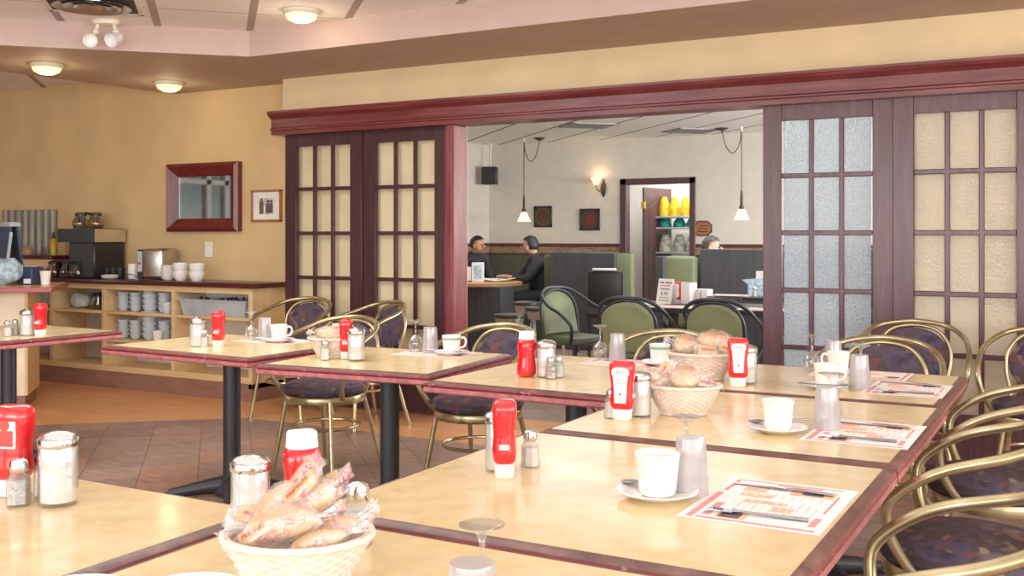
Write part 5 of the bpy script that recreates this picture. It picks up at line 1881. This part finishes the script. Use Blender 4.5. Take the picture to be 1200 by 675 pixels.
# ------------------------------------------------------------------ people
def grow(name, V, E, mat, parent, root=0, sub=2):
    me = bpy.data.meshes.new(name)
    me.from_pydata([v[:3] for v in V], E, [])
    ob = bpy.data.objects.new(name, me)
    C.objects.link(ob)
    sk = ob.modifiers.new('s', 'SKIN')
    sk.use_smooth_shade = True
    sk.branch_smoothing = .6
    for i, v in enumerate(V):
        d = me.skin_vertices[0].data[i]
        r = v[3]
        d.radius = r if isinstance(r, tuple) else (r, r)
        d.use_root = (i == root)
    sb = ob.modifiers.new('u', 'SUBSURF')
    sb.levels = sub
    dg = bpy.context.evaluated_depsgraph_get()
    new = bpy.data.meshes.new_from_object(ob.evaluated_get(dg))
    new.materials.clear()
    new.materials.append(MT[mat])
    new.polygons.foreach_set('use_smooth', [True] * len(new.polygons))
    ob.modifiers.clear()
    ob.data = new
    ob.parent = parent
    return ob


def seated(x, y, rz, label, skin, hair, hand_l, hand_r, headturn=0., lean=.06, seat=.47, cloth='jacket', bald=False, lift=0.):
    """seated figure facing local +y; hand targets in local coordinates"""
    t = thing('person', label, 'person', (x, y, lift), rz, 'diners in the second room')
    s0 = seat + .10
    V = [(0, 0, s0, .11), (0, lean * .4, s0 + .16, .10), (0, lean, s0 + .33, .11), (0, lean * 1.2, s0 + .42, .062), (0, lean * 1.4, s0 + .48, .054), (0, lean * 1.55, s0 + .53, .056)]
    E = [(0, 1), (1, 2), (2, 3), (3, 4), (4, 5)]
    ht = headturn
    fx, fy = -math.sin(ht), math.cos(ht)
    hz = s0 + .585
    hb = (0 + fx * .03, lean * 1.8 + fy * .03)
    V += [(hb[0], hb[1], hz - .03, (.078, .085)), (hb[0] - fx * .005, hb[1] - fy * .005, hz + .04, (.08, .095)), (hb[0] - fx * .01, hb[1] - fy * .01, hz + .09, .06)]
    E += [(5, 6), (6, 7), (7, 8)]
    J = {}
    for q, hand in ((-1, hand_l), (1, hand_r)):
        sh = (q * .165, lean * 1.1, s0 + .39)
        hd = Vector(hand)
        mid = (Vector(sh) + hd) / 2
        el = mid + Vector((q * .09, -.03, -.12))
        i = len(V)
        V += [(*sh, .048), (*el, .042), (*(el.lerp(hd, .9)), .03), (*hd, .028)]
        E += [(3, i), (i, i + 1), (i + 1, i + 2), (i + 2, i + 3)]
        J[q] = (sh, el, hd)
        dr = (hd - el).normalized()
        sd = dr.cross(Vector((0, 0, 1))).normalized()
        for f, (o_, ln) in enumerate(((-.024, .06), (-.008, .07), (.008, .066), (.023, .052))):
            a = hd + dr * .035 + sd * o_
            b = a + dr * ln * .6 + Vector((0, 0, -.008))
            c = b + dr * ln * .35 + Vector((0, 0, -.02))
            k = len(V)
            V += [(*a, .009), (*b, .0085), (*c, .007)]
            E += [(i + 3, k), (k, k + 1), (k + 1, k + 2)]
        k = len(V)
        a = hd - sd * q * .03 + dr * .005
        V += [(*a, .010), (*(a + dr * .03 - sd * q * .015 + Vector((0, 0, -.01))), .008)]
        E += [(i + 3, k), (k, k + 1)]
    L = {}
    for q in (-1, 1):
        hp, kn, an, to = (q * .095, .03, s0 - .02), (q * .12, .43, s0 - .03), (q * .11, .42, .09), (q * .12, .56, .04)
        i = len(V)
        V += [(*hp, .095), (*kn, .062), (*an, .042), (*to, .032)]
        E += [(0, i), (i, i + 1), (i + 1, i + 2), (i + 2, i + 3)]
        L[q] = (hp, kn, an, to)
    body = grow('body', V, E, skin, t)
    # face
    R = lambda a, b, c: (hb[0] + fx * b + fy * a, hb[1] + fy * b - fx * a, hz + c)
    part('nose', None, lambda m: m.ball(R(0, .098, -.012), (.014, .018, .024), 10, 8), skin, t)
    for q in (-1, 1):
        part('ear', None, lambda m: m.ball(R(q * .083, -.008, -.01), (.012, .02, .032), 10, 8), skin, t)
        part('eye', None, lambda m: m.ball(R(q * .033, .079, .012), (.013, .008, .008), 10, 8), 'eye', t)
    part('mouth', None, lambda m: m.ball(R(0, .082, -.058), (.024, .008, .007), 10, 8), 'lip', t)

    def hairm(m):
        k = bmesh.ops.create_uvsphere(m.bm, u_segments=28, v_segments=18, radius=1)
        dead = []
        for v in k['verts']:
            c = v.co.copy()
            if (c.z < .42 and c.y > .15 - .25 * (c.z < 0)) or c.z < -.55:
                dead.append(v)
                continue
            j = 1 + .05 * noise.noise(c * 6)
            p = R(c.x * .094 * j, c.y * .108 * j - .012, c.z * .112 * j + .025)
            v.co = p
        bmesh.ops.delete(m.bm, geom=dead, context='VERTS')
    h = part('hair', None, hairm, hair, t, smooth=60)
    # jacket over torso and arms
    V2 = [(0, 0, s0 - .03, .15), (0, lean * .4, s0 + .16, .155), (0, lean, s0 + .33, .17), (0, lean * 1.2, s0 + .425, .12), (0, lean * 1.36, s0 + .475, .095), (0, lean * 1.5, s0 + .515, .078)]
    E2 = [(0, 1), (1, 2), (2, 3), (3, 4), (4, 5)]
    for q in (-1, 1):
        sh, el, hd = J[q]
        i = len(V2)
        V2 += [(*sh, .1), (*el, .064), (*(Vector(el).lerp(hd, .82)), .045)]
        E2 += [(3, i), (i, i + 1), (i + 1, i + 2)]
    grow('jacket', V2, E2, cloth, t)
    V3 = [(0, 0, s0 - .02, .138)]
    E3 = []
    for q in (-1, 1):
        hp, kn, an, to = L[q]
        i = len(V3)
        V3 += [(*hp, .106), (*kn, .076), (an[0], an[1], .13, .058)]
        E3 += [(0, i), (i, i + 1), (i + 1, i + 2)]
    grow('trousers', V3, E3, 'trousers', t)
    return t


# person at the rounded table, seen in profile
seated(-5.72, 11.06, PI / 2 + .6, 'dark-haired person in a black jacket leaning on the rounded table', 'skin_tan', 'hair_black', (-.12, .44, .80), (.10, .48, .80), -.5, .08)
seated(col(549, 11.9), 11.92, -PI / 2 - .3, 'dark-haired person at the left edge of the opening, mostly hidden by the post', 'skin_tan', 'hair_black', (-.12, .3, .66), (.12, .3, .66), .2, .08)
seated(col(820, 10.85), 10.85, -PI / 2 + .1, 'grey-haired person looking right behind the long charcoal partition', 'skin_pale', 'hair_grey', (-.12, .36, .66), (.12, .36, .66), 0, .06)
for x, y, lab in ((col(549, 11.9), 11.92, 'dark bench under the person by the post'), (col(820, 10.85), 10.85, 'dark bench hidden behind the long partition')):
    t = thing('bench', lab, 'bench', (x, y, 0))
    part('seat_box', None, lambda m: m.lohi((-.25, -.25, 0), (.2, .25, .43), .02, seg=2), 'olive_dark', t)
tag(part('newspaper', None, lambda m: (m.box((-.1, 0, .02), (.2, .28, .003), ry=.15), m.box((.1, 0, .02), (.2, .28, .003), ry=-.15)), 'soft_white', None, (col(583, 10.4), 10.4, .7615), (0, 0, .4)), 'open paper on the rounded table before the person in the black jacket', 'paper')

# ------------------------------------------------------------------ lights, world, camera


def area(name, loc, rot, sx, sy, power, color=(1, 1, 1)):
    l = bpy.data.lights.new(name, 'AREA')
    l.shape = 'RECTANGLE'
    l.size, l.size_y = sx, sy
    l.energy = power
    l.color = color
    o = bpy.data.objects.new(name, l)
    C.objects.link(o)
    o.location = loc
    o.rotation_euler = rot
    return o


DAY = (1., .99, .985)
TILT = .38
for y in (-1.45, 1.15, 3.75):
    area('window_daylight', (XR - .02, y, 1.55), (0, PI / 2 + TILT, 0), 1.6, 2.25, 80, DAY)
for x, p in ((-4.9, 85), (-1.55, 125), (1.55, 75)):
    area('window_daylight', (x, YF + .02, 1.55), (PI / 2 + TILT, 0, 0), 2.8, 1.6, p, DAY)
area('window_daylight', (XL + .25, 3.2, 1.5), (0, -PI / 2, 0), 1.2, .6, 4, DAY)  # lamp at the made-up left window, added for the mirror reflection
area('window_daylight', (1.68, 8.9, 1.6), (0, PI / 2 + .55, 0), 1.6, 2.5, 260, (1, 1, 1))
area('window_daylight', (1.68, 12.0, 1.6), (0, PI / 2 + .55, 0), 1.6, 2.7, 260, (1, 1, 1))
area('ceiling_fill_light', (-2.0, 2.0, ZC - .02), (0, 0, 0), 3.5, 3.0, 25, (1, .98, .96))  # added fill lamp over the near tables, no fixture there
area('ceiling_fill_light', (-3.9, 3.1, ZC - .02), (0, 0, 0), 2.4, 2.0, 85, (1, .98, .96))  # added fill lamp to brighten the left and back of the room
area('ceiling_fill_light', (-4.2, 10.0, ZR - .02), (0, 0, 0), 3.0, 3.0, 70, (1, .99, .98))  # added soft fill for the second room, no fixture there
area('closet_fill_light', (-5.3, 15.0, 2.58), (0, 0, 0), .8, .5, 32, (1, .98, .95))  # unseen lamp added to brighten the closet walls
for x, y, z in ((-4.26, 4.97, ZC - .1), (-6.48, 4.83, ZS - .1), (-6.4, 5.88, ZS - .1), (-6.44, 14.12, 2.12), (col(614, 13.6), 13.6, 1.46), (col(869, 13.5), 13.5, 1.46)):
    l = bpy.data.lights.new('bulb', 'POINT')
    l.energy = 3.0 if z > 2.2 else 2.0
    l.color = (1, .78, .5)
    l.shadow_soft_size = .05
    o = bpy.data.objects.new('bulb', l)
    C.objects.link(o)
    o.location = (x, y, z)

w = bpy.data.worlds.new('World')
bpy.context.scene.world = w
w.use_nodes = True
nt = w.node_tree
bg = nt.nodes['Background']
sky = nt.nodes.new('ShaderNodeTexSky')
sky.sky_type = 'HOSEK_WILKIE'
sky.turbidity = 6
sky.sun_direction = Vector((.3, -.6, .6)).normalized()
mx = nt.nodes.new('ShaderNodeMix')
mx.data_type = 'RGBA'
mx.inputs[0].default_value = .75
mx.inputs[7].default_value = (1, .98, .96, 1)
nt.links.new(sky.outputs[0], mx.inputs[6])
nt.links.new(mx.outputs[2], bg.inputs[0])
bg.inputs[1].default_value = 1.0

cam = bpy.data.cameras.new('Camera')
cam.sensor_width = 36
cam.lens = 36 * 1213 / 1200
cam.shift_y = -(337.5 - 275) / 1200
cam.clip_start = .05
co = bpy.data.objects.new('Camera', cam)
C.objects.link(co)
co.location = (0, 0, CH)
co.rotation_euler = (PI / 2, 0, TH)
sc = bpy.context.scene
sc.camera = co
sc.view_settings.view_transform = 'Standard'
sc.view_settings.look = 'None'
sc.view_settings.exposure = 0.0
sc.view_settings.gamma = 1.13
sc.cycles.use_denoising = True
sc.cycles.max_bounces = 10
sc.cycles.transparent_max_bounces = 24
sc.cycles.diffuse_bounces = 5
sc.cycles.sample_clamp_indirect = 4
sc.cycles.caustics_reflective = False
sc.cycles.caustics_refractive = False
